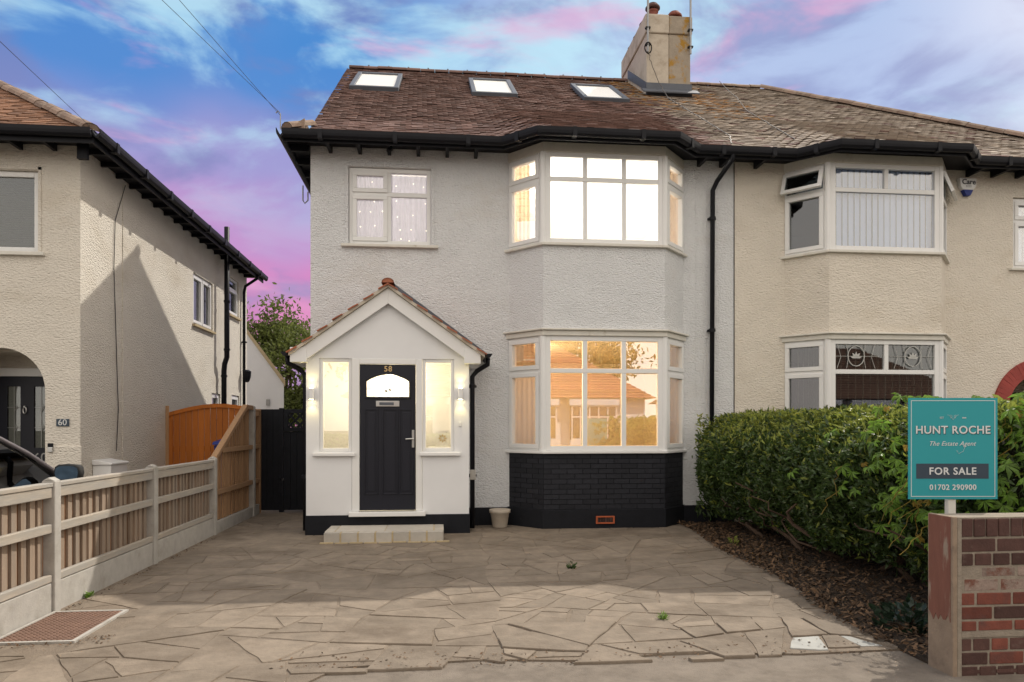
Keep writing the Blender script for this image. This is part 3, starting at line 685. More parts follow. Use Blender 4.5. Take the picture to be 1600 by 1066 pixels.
# ------------------------------------------------------------------ number 58
def house58():
    X0, X1 = -1.84, 4.518
    h = thing('semi_detached_house', (1.34, 13, 0), 'white pebbledashed semi detached house with black bay base, red tiled porch and three roof windows', 'house')
    plan = bay_plan(1.05)
    w = MB()
    grid_wall(w, (X0, YF), (1, 0), (0, -1), X1 - X0, .26, 5.56, [(-1.30 - X0, -.105 - X0, 4.11, 5.25), (1.05 - X0, 3.71 - X0, .26, 5.52)], .25)
    w.build('wall', 'dash', h)
    g = MB(); g.prism([(X0, YF + .251, 0), (X0, YB, 0), (X0, YB, 5.5), (X0, YR, ZR - .06), (X0, YF + .251, 5.6)], (.24, 0, 0)); g.build('gable_wall', 'dash', h)
    MB().box(X0, X1, YB - .25, YB - .001, 0, 5.5).build('rear_wall', 'dash', h)
    # party line and faint vertical bead beside the bay
    MB().box(4.510, 4.522, YF - .008, YF + .01, .26, 5.50).build('party_strip', 'wire', h)
    MB().box(3.905, 3.918, YF - .006, YF + .01, .3, 5.40).build('render_bead', 'dash', h)
    for a, b in ((.43, 1.04), (3.72, X1)): MB().box(a, b, YF - .025, YF + .2, -.05, .265).build('plinth', 'plinth', h, bevel=.006)
    # bay
    shared_bay(h, 1.05, 'dash', None, None, None)
    brick_run(h, plan, .0, .275, 1.075, 11, .228, 'black_brick', 'bay_brickwork', 'plinth')
    mb = MB(); bay_band(mb, plan, -.12, .022, -.05, .275); mb.build('bay_plinth', 'plinth', h, bevel=.008)
    v = MB(); vx, vz = on_y(945, 812, 10.3).x, on_y(945, 812, 10.3).z
    v.box(vx - .135, vx + .135, 10.255, 10.29, vz - .055, vz - .035); v.box(vx - .135, vx + .135, 10.255, 10.29, vz + .035, vz + .055); v.box(vx - .135, vx - .112, 10.255, 10.29, vz - .035, vz + .035); v.box(vx + .112, vx + .135, 10.255, 10.29, vz - .035, vz + .035)
    vo = v.build('air_vent', 'vent', h, bevel=.003)
    v = MB()
    for i in range(9): v.box(vx - .10 + i * .0235, vx - .10 + i * .0235 + .012, 10.262, 10.28, vz - .035, vz + .035)
    v.build('vent_grille', 'brick_dk', vo)
    A, B, C, D = plan
    # upper bay lights
    for z0, z1, tr, gl in ((4.085, 5.385, 5.005, 'glass'), (1.115, 2.76, 2.262, 'glass_lo')):
        window(h, (B[0] + .035, B[1]), (C[0] - .035, C[1]), z0, z1, (1 / 3, 2 / 3), tr, glass=gl, fr=.07)
        a, b = seg(A, B, -.04, .93); window(h, a, b, z0, z1, (), tr, sashes=((0, 0), (0, 1)), glass=gl, fr=.045)
        a, b = seg(C, D, .07, 1.04); window(h, a, b, z0, z1, (), tr, sashes=((0, 0), (0, 1)), glass=gl, fr=.045)
    # small bedroom window
    window(h, (-1.295, YF + .04), (-.11, YF + .04), 4.13, 5.245, (.485,), 4.87, sashes=((0, 0), (0, 1)), glass='glass', fr=.06)
    MB().box(-1.40, -.0, YF - .07, YF + .05, 4.075, 4.115).build('window_sill', 'white_w', h, bevel=.006)
    sm = MB(); sm.box(-1.345, -1.305, YF - .014, YF + .002, 4.12, 5.29); sm.box(-.10, -.06, YF - .014, YF + .002, 4.12, 5.29); sm.box(-1.305, -.10, YF - .014, YF + .002, 5.253, 5.29); sm.build('render_surround', 'dash', h)
    # rooms
    room(h, .45, 4.3, 11.05, 15.0, .28, 2.78, 'room_warm', plan=plan)
    room(h, .45, 4.3, 11.05, 15.0, 3.0, 5.42, 'room_white', plan=plan)
    room(h, -1.55, .3, 11.05, 13.5, 3.0, 5.42, 'room_white')
    # eaves and roof
    eaves(h, EAVE58, (X0, X1), [-1.55 + i * .42 for i in range(6)] + [3.95, 4.3])
    sk = []
    skies = [((557, 118), (627, 121), (625, 144), (549, 140)), ((735, 127), (799, 131), (806, 153), (734, 150)), ((897, 136), (962, 140), (977, 161), (905, 158))]
    boxes = []
    for q in skies:
        P = [on_roof(*c) for c in q]; xa = (P[0].x + P[3].x) / 2; xb = (P[1].x + P[2].x) / 2; ya = (P[2].y + P[3].y) / 2; yb = (P[0].y + P[1].y) / 2
        boxes.append((xa, xb, ya, yb)); sa = N1 + (ya - YM) / (YR - YM) * N2; sb = N1 + (yb - YM) / (YR - YM) * N2; sk.append((xa + .02, xb - .02, sa - .2, sb - 1.2))
    def mats(X, s):
        q = X + s * .018 + random.gauss(0, .22)
        if q > 4.45: return 'tile_lichen' if s > 24 and random.random() < .6 else 'tile_old'
        return 'tile'
    ro = half_roof(h, EAVE58, X0 + .06, X1, mats, skip=sk, left=lambda s: -1.70 - .15 * s / 56)
    for (xa, xb, ya, yb) in boxes:
        e2 = Vector((0, 1, PITCH)).normalized(); n = Vector((0, -PITCH, 1)).normalized(); L = (yb - ya) / e2.y; o = Vector((xa, ya, ROOF0 + PITCH * (ya - ROOFY))); u = Vector((1, 0, 0)); w_ = xb - xa; f = .085
        mb = MB(); q = lambda a, b, c, d, e=-.03, g=.075: mb.obox(o, u, e2, n, a, b, c, d, e, g)
        q(0, w_, 0, f * 1.1); q(0, w_, L - f, L); q(0, f, f * 1.1, L - f); q(w_ - f, w_, f * 1.1, L - f)
        s_ = mb.build('roof_window', 'lead', h, bevel=.008)
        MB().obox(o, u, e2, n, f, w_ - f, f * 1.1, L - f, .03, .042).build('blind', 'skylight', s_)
        MB().obox(o, u, e2, n, f - .002, w_ - f + .002, f * 1.1 - .002, L - f + .002, .055, .06).build('pane', 'glass_roof', s_)
    cap_tiles(ro, (X0 - .04, YR, ZR + .005), (4.15, YR, ZR + .005), 'tile', 'ridge_tile')
    for i in range(13): MB().box(X0 + .35 + i * .42, X0 + .38 + i * .42, YR - .05, YR - .02, ZR + .02, ZR + .075).build('ridge_clip', 'lead', ro)
    MB().prism([(X0, YR, ZR), (X1, YR, ZR), (X1, 21.25, 5.55), (X0, 21.25, 5.55)], (0, 0, -.05)).build('rear_slope', 'tile', h)
    # cut-back eaves left over along the flank: lead capped strip, bonnet, side gutter
    st = MB(); st.prism([(-2.13, 10.36, 5.565), (-1.845, 10.36, 5.565), (-1.845, 10.36, 5.74)], (0, 10.3, 0)); st.build('side_skirt', 'ridge', h)
    cap_tiles(h, (-2.09, 10.33, 5.60), (-1.80, 10.62, 5.76), 'ridge', 'bonnet_tile', .13, .5)
    sg = MB(); pr = [(-d - 2.10, z) for d, z in GUTTER]; k = len(pr); vs = [(x, 10.25, z) for x, z in pr] + [(x, 20.8, z) for x, z in pr]
    sg.add(vs, [(i, (i + 1) % k, k + (i + 1) % k, k + i) for i in range(k)] + [tuple(range(k)), tuple(range(k, 2 * k))[::-1]]); sg.build('side_gutter', 'black', h)
    MB().box(-2.13, -1.845, 10.36, 20.7, 5.50, 5.53).build('side_soffit', 'black', h)
    for i in range(6): MB().box(-2.10, -1.845, 10.7 + i * .55, 10.76 + i * .55, 5.41, 5.498).build('rafter_foot', 'black', h)
    hk = MB().tube([(-2.16, 10.3, 5.55), (-2.16, 10.3, 5.76), (-2.19, 10.3, 5.80), (-2.22, 10.3, 5.77)], .008, 6); hk.build('cable_hook', 'metal_grey', h); hk = MB().tube([(-2.2, 12.2, 5.40), (-2.2, 12.2, 5.16), (-2.17, 12.2, 5.11), (-2.12, 12.2, 5.16), (-2.12, 12.2, 5.3)], .012, 6)
    hk.build('cable_hook', 'metal_grey', h)
    # security floodlight under the eaves
    p = on_y(610, 234, 10.55); MB().tube([(p.x, 10.7, p.z + .06), (p.x, 10.56, p.z + .03), (p.x - .03, 10.50, p.z - .04)], .028, 8).build('security_sensor', 'black', h)
    # chimney on the party line
    ch = MB(); ch.box(4.16, 4.62, 14.3, 16.2, 7.6, 9.37); ch.box(4.13, 4.62, 14.27, 16.23, 9.37, 9.75); c1 = ch.build('chimney', 'stack', h, bevel=.02)
    ch = MB(); ch.box(4.621, 5.07, 14.3, 16.2, 7.6, 9.37); ch.box(4.621, 5.10, 14.27, 16.23, 9.37, 9.73); ch.build('stack_half', 'stack_old', c1, bevel=.02)
    fl = MB(); fl.box(4.145, 5.085, 14.26, 14.3, 7.9, 8.36); fl.prism([(4.14, 14.27, 8.2), (4.14, 14.27, 8.36), (4.14, 15.7, 9.30), (4.14, 15.7, 9.1)], (.018, 0, 0)); fl.prism([(4.05, 14.12, 8.10), (5.2, 14.12, 8.10), (5.2, 14.3, 8.235), (4.05, 14.3, 8.235)], (0, -.01, .02)); fl.build('flashing', 'lead', c1)
    for (x, y, hh, r) in ((4.36, 14.55, .34, .12), (4.36, 15.0, .22, .12), (4.36, 15.5, .2, .12), (4.36, 15.95, .2, .12), (4.84, 14.62, .20, .125), (4.84, 15.6, .2, .12)):
        MB().lathe((x, y, 9.72), [(r, 0), (r * .88, .06), (r * .84, hh * .55), (r * .95, hh * .6), (r * .95, hh * .7), (r * .7, hh * .75)], 16).build('chimney_pot', 'pot', c1, smooth=False)
        MB().lathe((x, y, 9.72 + hh * .75 + .02), [(r * .2, -.02), (r * 1.25, .0), (r * 1.25, .03), (r * .8, .10), (r * .2, .12)], 16).build('pot_cowl', 'pot' if x > 4.5 else 'brick_dk', c1)
    # drainpipe between the bays
    a = on_y(1128, 245, 10.72); b = on_y(1114, 290, 10.72)
    downpipe(h, [(a.x, 10.30, 5.46), (a.x, 10.34, 5.38), (b.x + .05, 10.68, 5.18), (b.x, 10.73, 5.05), (b.x - .02, 10.73, .05)], .036, 'black', [(b.x - .003, 10.73, 4.6), (b.x - .01, 10.73, 2.9), (b.x - .015, 10.73, 1.2)])
    return h
H58 = house58()
lamp('pendant_lamp', (.85, 11.9, 5.02), 250, (1, .93, .82), .12, 'white pendant lamp lit in the upstairs bay room')
lamp('pendant_lamp', (.85, 11.9, 2.40), 125, (1, .80, .52), .12, 'warm pendant lamp lit in the downstairs bay room')
lamp('pendant_lamp', (-.7, 12.2, 5.02), 17, (1, .92, .85), .1, 'small pendant lamp lit behind the net curtains')

def wavy(name, x0, x1, y, z0, z1, m, amp=.02, waves=14, parent=None):
    mb = MB(); k = waves * 6
    P = [(x0 + (x1 - x0) * i / k, y + amp * math.sin(i / 6 * 6.283) + amp * .5 * math.sin(i * .37)) for i in range(k + 1)]
    rows = [(z0, 1.0), ((z0 + z1) / 2, .8), (z1, .55)]
    vs = [(a, y + (b - y) * s, z) for z, s in rows for a, b in P]; n = k + 1
    mb.add(vs, [(r * n + i, r * n + i + 1, (r + 1) * n + i + 1, (r + 1) * n + i) for r in range(2) for i in range(k)])
    return mb.build(name, m, parent, smooth=True)
def soft_things():
    c = thing('net_curtains', (-.7, 11.2, 4.1), 'white net curtains with fairy lights in the small bedroom window', 'curtains')
    wavy('curtain', -1.34, -.68, 11.16, 4.12, 5.26, 'curtain', .022, 8, c); wavy('curtain', -.70, -.06, 11.18, 4.12, 5.26, 'curtain', .022, 8, c)
    f = MB()
    for i in range(6):
        for j in range(5): f.lathe((-1.2 + i * .2 + random.uniform(-.05, .05), 11.12, 4.25 + j * .21 + random.uniform(-.05, .05)), [(.002, -.009), (.009, 0), (.002, .009)], 6)
    f.build('fairy_lights', 'fairy', c)['kind'] = 'stuff'
    for (nm, x0, x1, lab) in (('curtain', 1.12, 1.42, 'beige curtain drawn back at the downstairs bay, porch side'), ('curtain', 3.34, 3.66, 'beige curtain drawn back at the downstairs bay, drainpipe side')):
        tag(rebase(wavy('window_curtain', x0, x1, 10.78, .9, 2.74, 'curtain_warm', .02, 4)), lab, 'curtain')
    for (nm, x0, x1, lab) in (('curtain', 1.12, 1.36, 'pale curtain drawn back at the upstairs bay, porch side'), ('curtain', 3.40, 3.66, 'pale curtain drawn back at the upstairs bay, drainpipe side')):
        tag(rebase(wavy('window_curtain', x0, x1, 10.80, 3.3, 5.40, 'curtain_warm', .02, 4)), lab, 'curtain')
soft_things()

# ------------------------------------------------------------------ porch
def porch():
    p = H58; YP = 10.02; X0, X1 = -1.765, .42; t = .12
    px = lambda x, y: on_y(x, y, YP)
    xl0, xl1 = px(499, 0).x, px(549.5, 0).x; xr0, xr1 = px(660, 0).x, px(709.4, 0).x; zt, zb = px(600, 560.7).z, px(600, 705.5).z
    dx0, dx1 = px(555, 0).x, px(656, 0).x; zd0 = px(600, 799).z
    w = MB(); grid_wall(w, (X0, YP), (1, 0), (0, -1), X1 - X0, .26, 2.50, [(xl0 - X0, xl1 - X0, zb, zt), (xr0 - X0, xr1 - X0, zb, zt), (xl1 - X0, xr0 - X0, zd0, zt)], t)
    RX, RZ, EZ = -.672, 3.40, 2.47
    w.prism([(X0, YP, 2.50), (X1, YP, 2.50), (X1, YP, 2.56), (RX, YP, RZ - .10), (X0, YP, 2.56)], (0, t, 0))
    w.box(X0, X0 + t, YP + t, YF - .001, .26, 2.54); w.box(X1 - t, X1, YP + t, YF - .001, .26, 2.54)
    po = w.build('porch', 'smooth', p)
    pl = MB(); pl.box(X0 - .012, X1 + .012, YP - .018, YF - .03, -.05, .265); pl.build('plinth', 'plinth', po, bevel=.006)
    room(po, X0 + t + .002, X1 - t - .002, YP + t + .002, YF - .004, .30, 2.46, 'room_white')
    # side lights
    for a, b, s0, s1 in ((xl0, xl1, 489, 555), (xr0, xr1, 656, 719.5)):
        window(p, (a, YP + .02), (b, YP + .02), zb, zt, fr=.045, glass='glass', name='side_light')
        MB().box(px(s0, 0).x, px(s1, 0).x, YP - .06, YP + .04, px(600, 712.6).z, px(600, 707.4).z).build('window_sill', 'white', po, bevel=.008)
    # door
    lx0, lx1 = px(562, 0).x, px(649.5, 0).x; lz0, lz1 = px(600, 797.5).z, px(600, 569.6).z
    f = MB(); f.box(xl1 + .003, lx0 - .004, YP - .005, YP + .08, zd0, zt); f.box(lx1 + .004, xr0 - .003, YP - .005, YP + .08, zd0, zt); f.box(lx0 - .004, lx1 + .004, YP - .005, YP + .08, lz1 + .004, zt); fo = f.build('door_frame', 'white', po, bevel=.006)
    MB().box(px(546, 0).x, px(665, 0).x, YP - .10, YP + .05, px(600, 806).z, zd0).build('door_sill', 'white', po, bevel=.008)
    yd = YP + .012
    gx0, gx1 = px(572.7, 0).x, px(639, 0).x; gz0, gzs, gzt = px(600, 620).z, px(600, 596).z, px(600, 585.5).z
    arc = [(gx0 + (gx1 - gx0) * i / 14, gzs + (gzt - gzs) * math.sin(math.pi * i / 14) ** .8) for i in range(15)]
    d = MB()
    d.box(lx0, lx1, yd, yd + .045, lz0, gz0); d.box(lx0, gx0, yd, yd + .045, gz0, lz1); d.box(gx1, lx1, yd, yd + .045, gz0, lz1)
    d.prism([(gx0, yd, lz1)] + [(x, yd, z) for x, z in arc] + [(gx1, yd, lz1)], (0, .045, 0))
    do = d.build('front_door', 'navy', p)
    pn = MB()
    for a, b in ((330, 381), (396, 455), (459, 511)):
        xa, xb = px(430 + a / 2.369, 0).x, px(430 + b / 2.369, 0).x; za, zb_ = px(600, 773).z, px(600, 639).z
        for (q0, q1, r0, r1) in ((xa, xa + .016, za, zb_), (xb - .016, xb, za, zb_), (xa + .016, xb - .016, za, za + .016), (xa + .016, xb - .016, zb_ - .016, zb_)): pn.box(q0, q1, yd - .012, yd + .002, r0, r1)
        pn.box(xa + .04, xb - .04, yd - .008, yd + .002, za + .045, zb_ - .045)
    pn.build('panel_moulding', 'navy', do, bevel=.005)
    MB().tube([(a, yd - .006, b) for a, b in [(gx0 - .02, gz0 - .02)] + [(gx0 - .02, gzs)] + [(a, b + .02) for a, b in arc] + [(gx1 + .02, gzs), (gx1 + .02, gz0 - .02), (gx0 - .02, gz0 - .02)]], .011, 6).build('glazing_bead', 'navy', do)
    MB().prism([(gx0, yd + .02, gz0), (gx1, yd + .02, gz0)] + [(x, yd + .02, z) for x, z in arc[::-1]], (0, .006, 0)).build('pane', 'glass', do)
    ld = MB(); cx = (gx0 + gx1) / 2
    ld.tube([(gx0 + .09, yd + .014, gz0), (gx0 + .09, yd + .014, gzt - .02)], .003, 5); ld.tube([(gx0, yd + .014, gz0 + .11), (cx - .05, yd + .014, gz0 + .115), (cx + .02, yd + .014, gz0 + .065), (cx + .06, yd + .014, gz0 + .1), (cx + .14, yd + .014, gz0 + .14), (gx1, yd + .014, gz0 + .12)], .003, 5); ld.tube([(cx, yd + .014, gz0), (cx, yd + .014, gz0 + .07)], .003, 5)
    for q in (-.05, .0): ld.prism([(cx + q, yd + .012, gz0 + .105 + q * .4), (cx + q + .03, yd + .012, gz0 + .12 + q * .4), (cx + q + .05, yd + .012, gz0 + .085 + q * .4), (cx + q + .02, yd + .012, gz0 + .075 + q * .4)], (0, .004, 0))
    ld.build('leading', 'lead_came', do)
    lp = MB(); a, b, c, e = px(587.5, 0).x, px(624, 0).x, px(600, 635.5).z, px(600, 626.5).z; lp.box(a, b, yd - .016, yd - .002, c, e); lpo = lp.build('letter_plate', 'steel', do, bevel=.005)
    MB().box(a + .045, b - .075, yd - .021, yd - .0165, c + .02, e - .02).build('flap', 'lead', lpo, bevel=.003)
    hx = px(645.5, 0).x; hz0, hz1 = px(600, 699.5).z, px(600, 672).z
    hd = MB().box(hx - .016, hx + .016, yd - .014, yd - .001, hz0, hz1); hd.tube([(hx, yd - .014, (hz0 + hz1) / 2), (hx, yd - .055, (hz0 + hz1) / 2), (hx - .02, yd - .06, (hz0 + hz1) / 2), (hx - .10, yd - .055, (hz0 + hz1) / 2 - .004)], .011, 8); hd.build('handle', 'steel', do, bevel=.003)
    q = px(606.3, 576.8); obj('number', TEXT['58'], 'brass', do, at=(q.x, yd - .004, q.z), rot=(R(90), 0, 0))
    # gable trim
    bt = MB(); pitch = (RZ - EZ) / (RX - (-1.97)); n = Vector((-pitch, 0, 1)).normalized()
    for sgn in (-1, 1):
        ex = RX + sgn * 1.30; u = Vector((sgn * 1.30, 0, EZ - RZ)); Ls = u.length; u.normalize(); nn = Vector((-u.z * sgn, 0, u.x * sgn)); nn = nn if nn.z > 0 else -nn
        bt.prism([(RX, YP - .08, RZ - .07), (RX + sgn * 1.16, YP - .08, RZ - .07 - 1.16 * pitch), (RX + sgn * 1.16, YP - .08, RZ - .27 - 1.16 * pitch), (RX, YP - .08, RZ - .28)], (0, .03, 0))
    bt.build('bargeboard', 'white', po, bevel=.005)
    for (a, b) in ((453, 479), (725.5, 751)):
        xa, xb = on_y(a, 0, YP - .09).x, on_y(b, 0, YP - .09).x; MB().box(xa, xb, YP - .095, YF - .02, on_y(600, 567, YP - .09).z, on_y(600, 544, YP - .09).z).build('box_end', 'white', po, bevel=.005)
    # tiles
    deck = MB()
    for sgn in (-1, 1):
        deck.prism([(RX, YP - .13, RZ - .02), (RX + sgn * 1.30, YP - .13, RZ - .02 - 1.30 * pitch), (RX + sgn * 1.30, YP - .13, RZ - .065 - 1.30 * pitch), (RX, YP - .13, RZ - .065)], (0, YF - YP + .12, 0))
    dk = deck.build('roof', 'verge', po)
    spec = []; Ls = 1.30 * math.sqrt(1 + pitch ** 2); rows = 13
    for sgn in (-1, 1):
        u = Vector((-sgn, 0, pitch)).normalized(); e1 = Vector((0, -sgn, 0)) if True else None
        for r in range(rows):
            y = YP - .15 + (TW / 2 if r % 2 else 0) + .06
            while y < YF - .06:
                q = Vector((RX + sgn * 1.32, y, RZ - .02 - 1.32 * pitch)) + u * (r * Ls / rows); spec.append((q, Vector((0, 1 if sgn > 0 else -1, 0)), u, 'tile_red')); y += TW + .004
    lay_tiles(dk, spec, 400, l=.155)
    cap_tiles(dk, (RX, YP - .15, RZ + .012), (RX, YF - .01, RZ + .012), 'tile_red', 'ridge_tile', .085, .31)
    fl = MB()
    for sgn in (-1, 1): fl.prism([(RX + sgn * .02, YF - .012, RZ + .02), (RX + sgn * 1.36, YF - .012, RZ + .0 - 1.34 * pitch), (RX + sgn * 1.36, YF - .012, RZ + .13 - 1.34 * pitch), (RX + sgn * .02, YF - .012, RZ + .16)], (0, .01, 0))
    for sgn in (-1, 1): fl.prism([(RX + sgn * .1, YF - .16, RZ + .05 - .1 * pitch), (RX + sgn * 1.36, YF - .16, RZ + .05 - 1.36 * pitch), (RX + sgn * 1.36, YF - .013, RZ + .05 - 1.36 * pitch), (RX + sgn * .1, YF - .013, RZ + .05 - .1 * pitch)], (0, 0, .006))
    fl.build('flashing', 'lead', dk)
    # gutters and pipes
    for sgn, xe in ((-1, RX - 1.36), (1, RX + 1.36)):
        prof = [(xe - .05 + .1 * i / 6, 2.455 - .055 * math.sin(math.pi * i / 6)) for i in range(7)]
        g = MB().prism([(a, YP - .10, b) for a, b in prof], (0, YF - YP + .08, 0)); g.build('gutter', 'black', po)
        xi = X0 - .045 if sgn < 0 else X1 + .055; xo = xe
        downpipe(po, [(xo, YP + .12, 2.41), (xo, YP + .12, 2.33), (xo * .3 + xi * .7, YP + .2, 2.24), (xi, YP + .2, 2.16), (xi, YP + .2, .04)], .034, 'black', [(xi, YP + .2, 2.0), (xi, YP + .2, .75)])
    MB().box(X1 + .02, X1 + .10, YP + .14, YP + .165, .72, .86).build('junction_box', 'conc', po, bevel=.006)
    # bell
    q = px(719, 663); bl = MB(); bl.box(q.x - .018, q.x + .018, YP - .018, YP - .001, q.z - .032, q.z + .032); bl.build('bell_push', 'white', po, bevel=.006)
porch()
def lantern():
    a, b = on_y(682, 698, 10.56), on_y(701, 672, 10.56); x0, x1, z0, z1 = a.x, b.x, a.z, b.z
    MB().box(-.14, .298, 10.145, 10.68, z0 - .03, z0 - .001).build('inner_shelf', 'white', H58)
    r = thing('lantern', ((x0 + x1) / 2, 10.56, z0), 'small white cut out lantern box inside the porch side light', 'lantern')
    m = MB()
    for x in (x0, x1 - .018): m.box(x, x + .018, 10.5, 10.62, z0, z1)
    m.box(x0 + .018, x1 - .018, 10.5, 10.62, z0, z0 + .018); m.box(x0 + .018, x1 - .018, 10.5, 10.62, z1 - .018, z1); m.box(x0 + .018, x1 - .018, 10.52, 10.54, z0 + .018, z1 - .018); m.build('case', 'room_white', r)
    cx, cz = (x0 + x1) / 2, (z0 + z1) / 2; f = MB()
    for k in range(8):
        t = k * math.pi / 4; u = Vector((math.cos(t), 0, math.sin(t))); v = Vector((-u.z, 0, u.x)); c = Vector((cx, 10.514, cz)); f.prism([c + u * .015, c + u * .04 + v * .012, c + u * .065, c + u * .04 - v * .012], (0, .004, 0))
    f.build('flower_cutout', 'brass', r)
lantern()
def porch_lamps():
    d = bpy.data.lights.new('porch_lamp', 'POINT'); d.energy = 19; d.color = (1, .84, .56); d.shadow_soft_size = .06
    r = thing('hall_lamp', (-.67, 10.42, 2.25), 'small lit ceiling globe inside the porch', 'lamp')
    MB().lathe((-.67, 10.42, 2.30), [(.02, -.06), (.06, -.05), (.08, 0), (.08, .09), (.04, .155)], 16).build('globe', 'room_white', r)
    o = bpy.data.objects.new('bulb', d); COL.objects.link(o); o.parent = r; o.location = (0, 0, -.18)
    for x, lab in ((486.2, 'white up and down wall lamp on the porch by the black gate'), (719.6, 'white up and down wall lamp on the porch above the bell')):
        q = on_y(x, 615.5, 9.95); r = thing('wall_lamp', (q.x, 9.965, q.z), lab, 'wall lamp', 'pair of wall lamps on the porch')
        MB().tube([(q.x, 9.955, q.z - .075), (q.x, 9.955, q.z + .075)], .034, 16).build('body', 'white', r, smooth=False)
        MB().box(q.x - .03, q.x + .03, 9.985, 10.019, q.z - .045, q.z + .045).build('bracket', 'white', r)
        g = MB().tube([(q.x, 9.955, q.z - .0775), (q.x, 9.955, q.z - .0755)], .028, 14); g.build('lens', 'lamp_glow', r)
        g = MB().tube([(q.x, 9.955, q.z + .0755), (q.x, 9.955, q.z + .0775)], .028, 14); g.build('lens', 'lamp_glow', r)
        for s in (-1, 1):
            l = bpy.data.lights.new('beam', 'SPOT'); l.energy = 1.7; l.color = (1, .80, .30); l.spot_size = R(95); l.spot_blend = .8; l.shadow_soft_size = .015
            b = bpy.data.objects.new('beam', l); COL.objects.link(b); b.parent = r; b.location = (0, -.012, s * .085); b.rotation_euler = (0 if s < 0 else math.pi, 0, 0)
porch_lamps()
def step():
    r = thing('door_step', (-.68, 9.65, 0), 'low pale paving step with sandy mortar joints below the front door', 'step')
    X0, X1, Y0, Y1, Z = -1.43, .07, 9.27, 10.0, .13
    MB().box(X0 + .015, X1 - .015, Y0 + .004, Y1, -.03, Z - .004).build('mortar_core', 'mortar', r)
    n = 7; w = (X1 - X0) / n
    me = MB().box(-w / 2 + .012, w / 2 - .012, 0, .13, .004, Z).mesh('paver'); me.materials.append(mat('pale paver', (.46, .43, .385), .9, .1, 9, .4, 50, .005, rnd=.12))
    for i in range(n): obj('paver', me, None, r, at=(X0 + w * (i + .5), Y0, 0), rot=(0, 0, random.gauss(0, .008)))
    a = (X1 - X0 - .26) / 2
    sl = MB().box(-a / 2 + .005, a / 2 - .005, 0, .58, Z - .04, Z + .001).mesh('slab'); sl.materials.append(me.materials[0])
    for i in range(2): obj('slab', sl, None, r, at=(X0 + .13 + a * (i + .5), Y0 + .142, 0))
    sd = MB().box(-.058, .06, 0, .285, .004, Z).mesh('paver'); sd.materials.append(me.materials[0])
    for x in (X0 + .06, X1 - .06):
        for j in range(2): obj('paver', sd, None, r, at=(x, Y0 + .14 + j * .293, 0))
    k = MB()
    for i in range(9): k.box(X0 - .03 + i * .18, X0 + .13 + i * .18, Y0 - .04 - random.uniform(0, .03), Y0 - .002, -.02, random.uniform(.014, .022))
    k.build('mortar_smear', 'mortar', r)
step()
def pot():
    q = on_z(781, 825); r = thing('plant_pot', (q.x, q.y, .012), 'cream round empty plant pot on the paving beside the bay', 'plant pot')
    MB().lathe((q.x, q.y, .012), [(.10, 0), (.105, .01), (.135, .2), (.152, .21), (.155, .255), (.14, .26), (.13, .23), (.125, .2)], 28).build('bowl', 'pot_cream', r, smooth=True)
    MB().lathe((q.x, q.y, .012), [(.001, .2), (.126, .205), (.126, .21), (.001, .215)], 20).build('soil', 'earth', r)
pot()
# ------------------------------------------------------------------ the other half of the pair
def slat_blind(name, x0, x1, y, z0, z1, n, m, label, ang=.5, u=(1, 0)):
    r = thing(name, ((x0 + x1) / 2, y, z0), label, 'blind'); w = (x1 - x0) / n
    me = MB().box(-w * .52, w * .52, -.0015, .0015, z0, z1).mesh('slat'); me.materials.append(M[m])
    for i in range(n): obj('slat', me, None, r, at=(x0 + w * (i + .5), y, 0), rot=(0, 0, ang + random.gauss(0, .05)))
    MB().box(x0, x1, y - .02, y + .02, z1 + .001, z1 + .035).build('head_rail', 'white', r)
    return r
def arch_wall(mb, x0, x1, y0, y1, z0, zs, z1, cx, rad):
    """wall panel x0..x1 with a round-headed opening about cx"""
    N = 20; mb.box(x0, cx - rad, y0, y1, z0, zs); mb.box(cx + rad, x1, y0, y1, z0, zs)
    for i in range(N):
        a, b = math.pi - math.pi * i / N, math.pi - math.pi * (i + 1) / N
        pa = (cx + rad * math.cos(a), zs + rad * math.sin(a)); pb = (cx + rad * math.cos(b), zs + rad * math.sin(b))
        mb.prism([(pa[0], y0, pa[1]), (pb[0], y0, pb[1]), (pb[0], y0, z1), (pa[0], y0, z1)], (0, y1 - y0, 0))
    mb.box(x0, cx - rad, y0, y1, zs, z1); mb.box(cx + rad, x1, y0, y1, zs, z1)
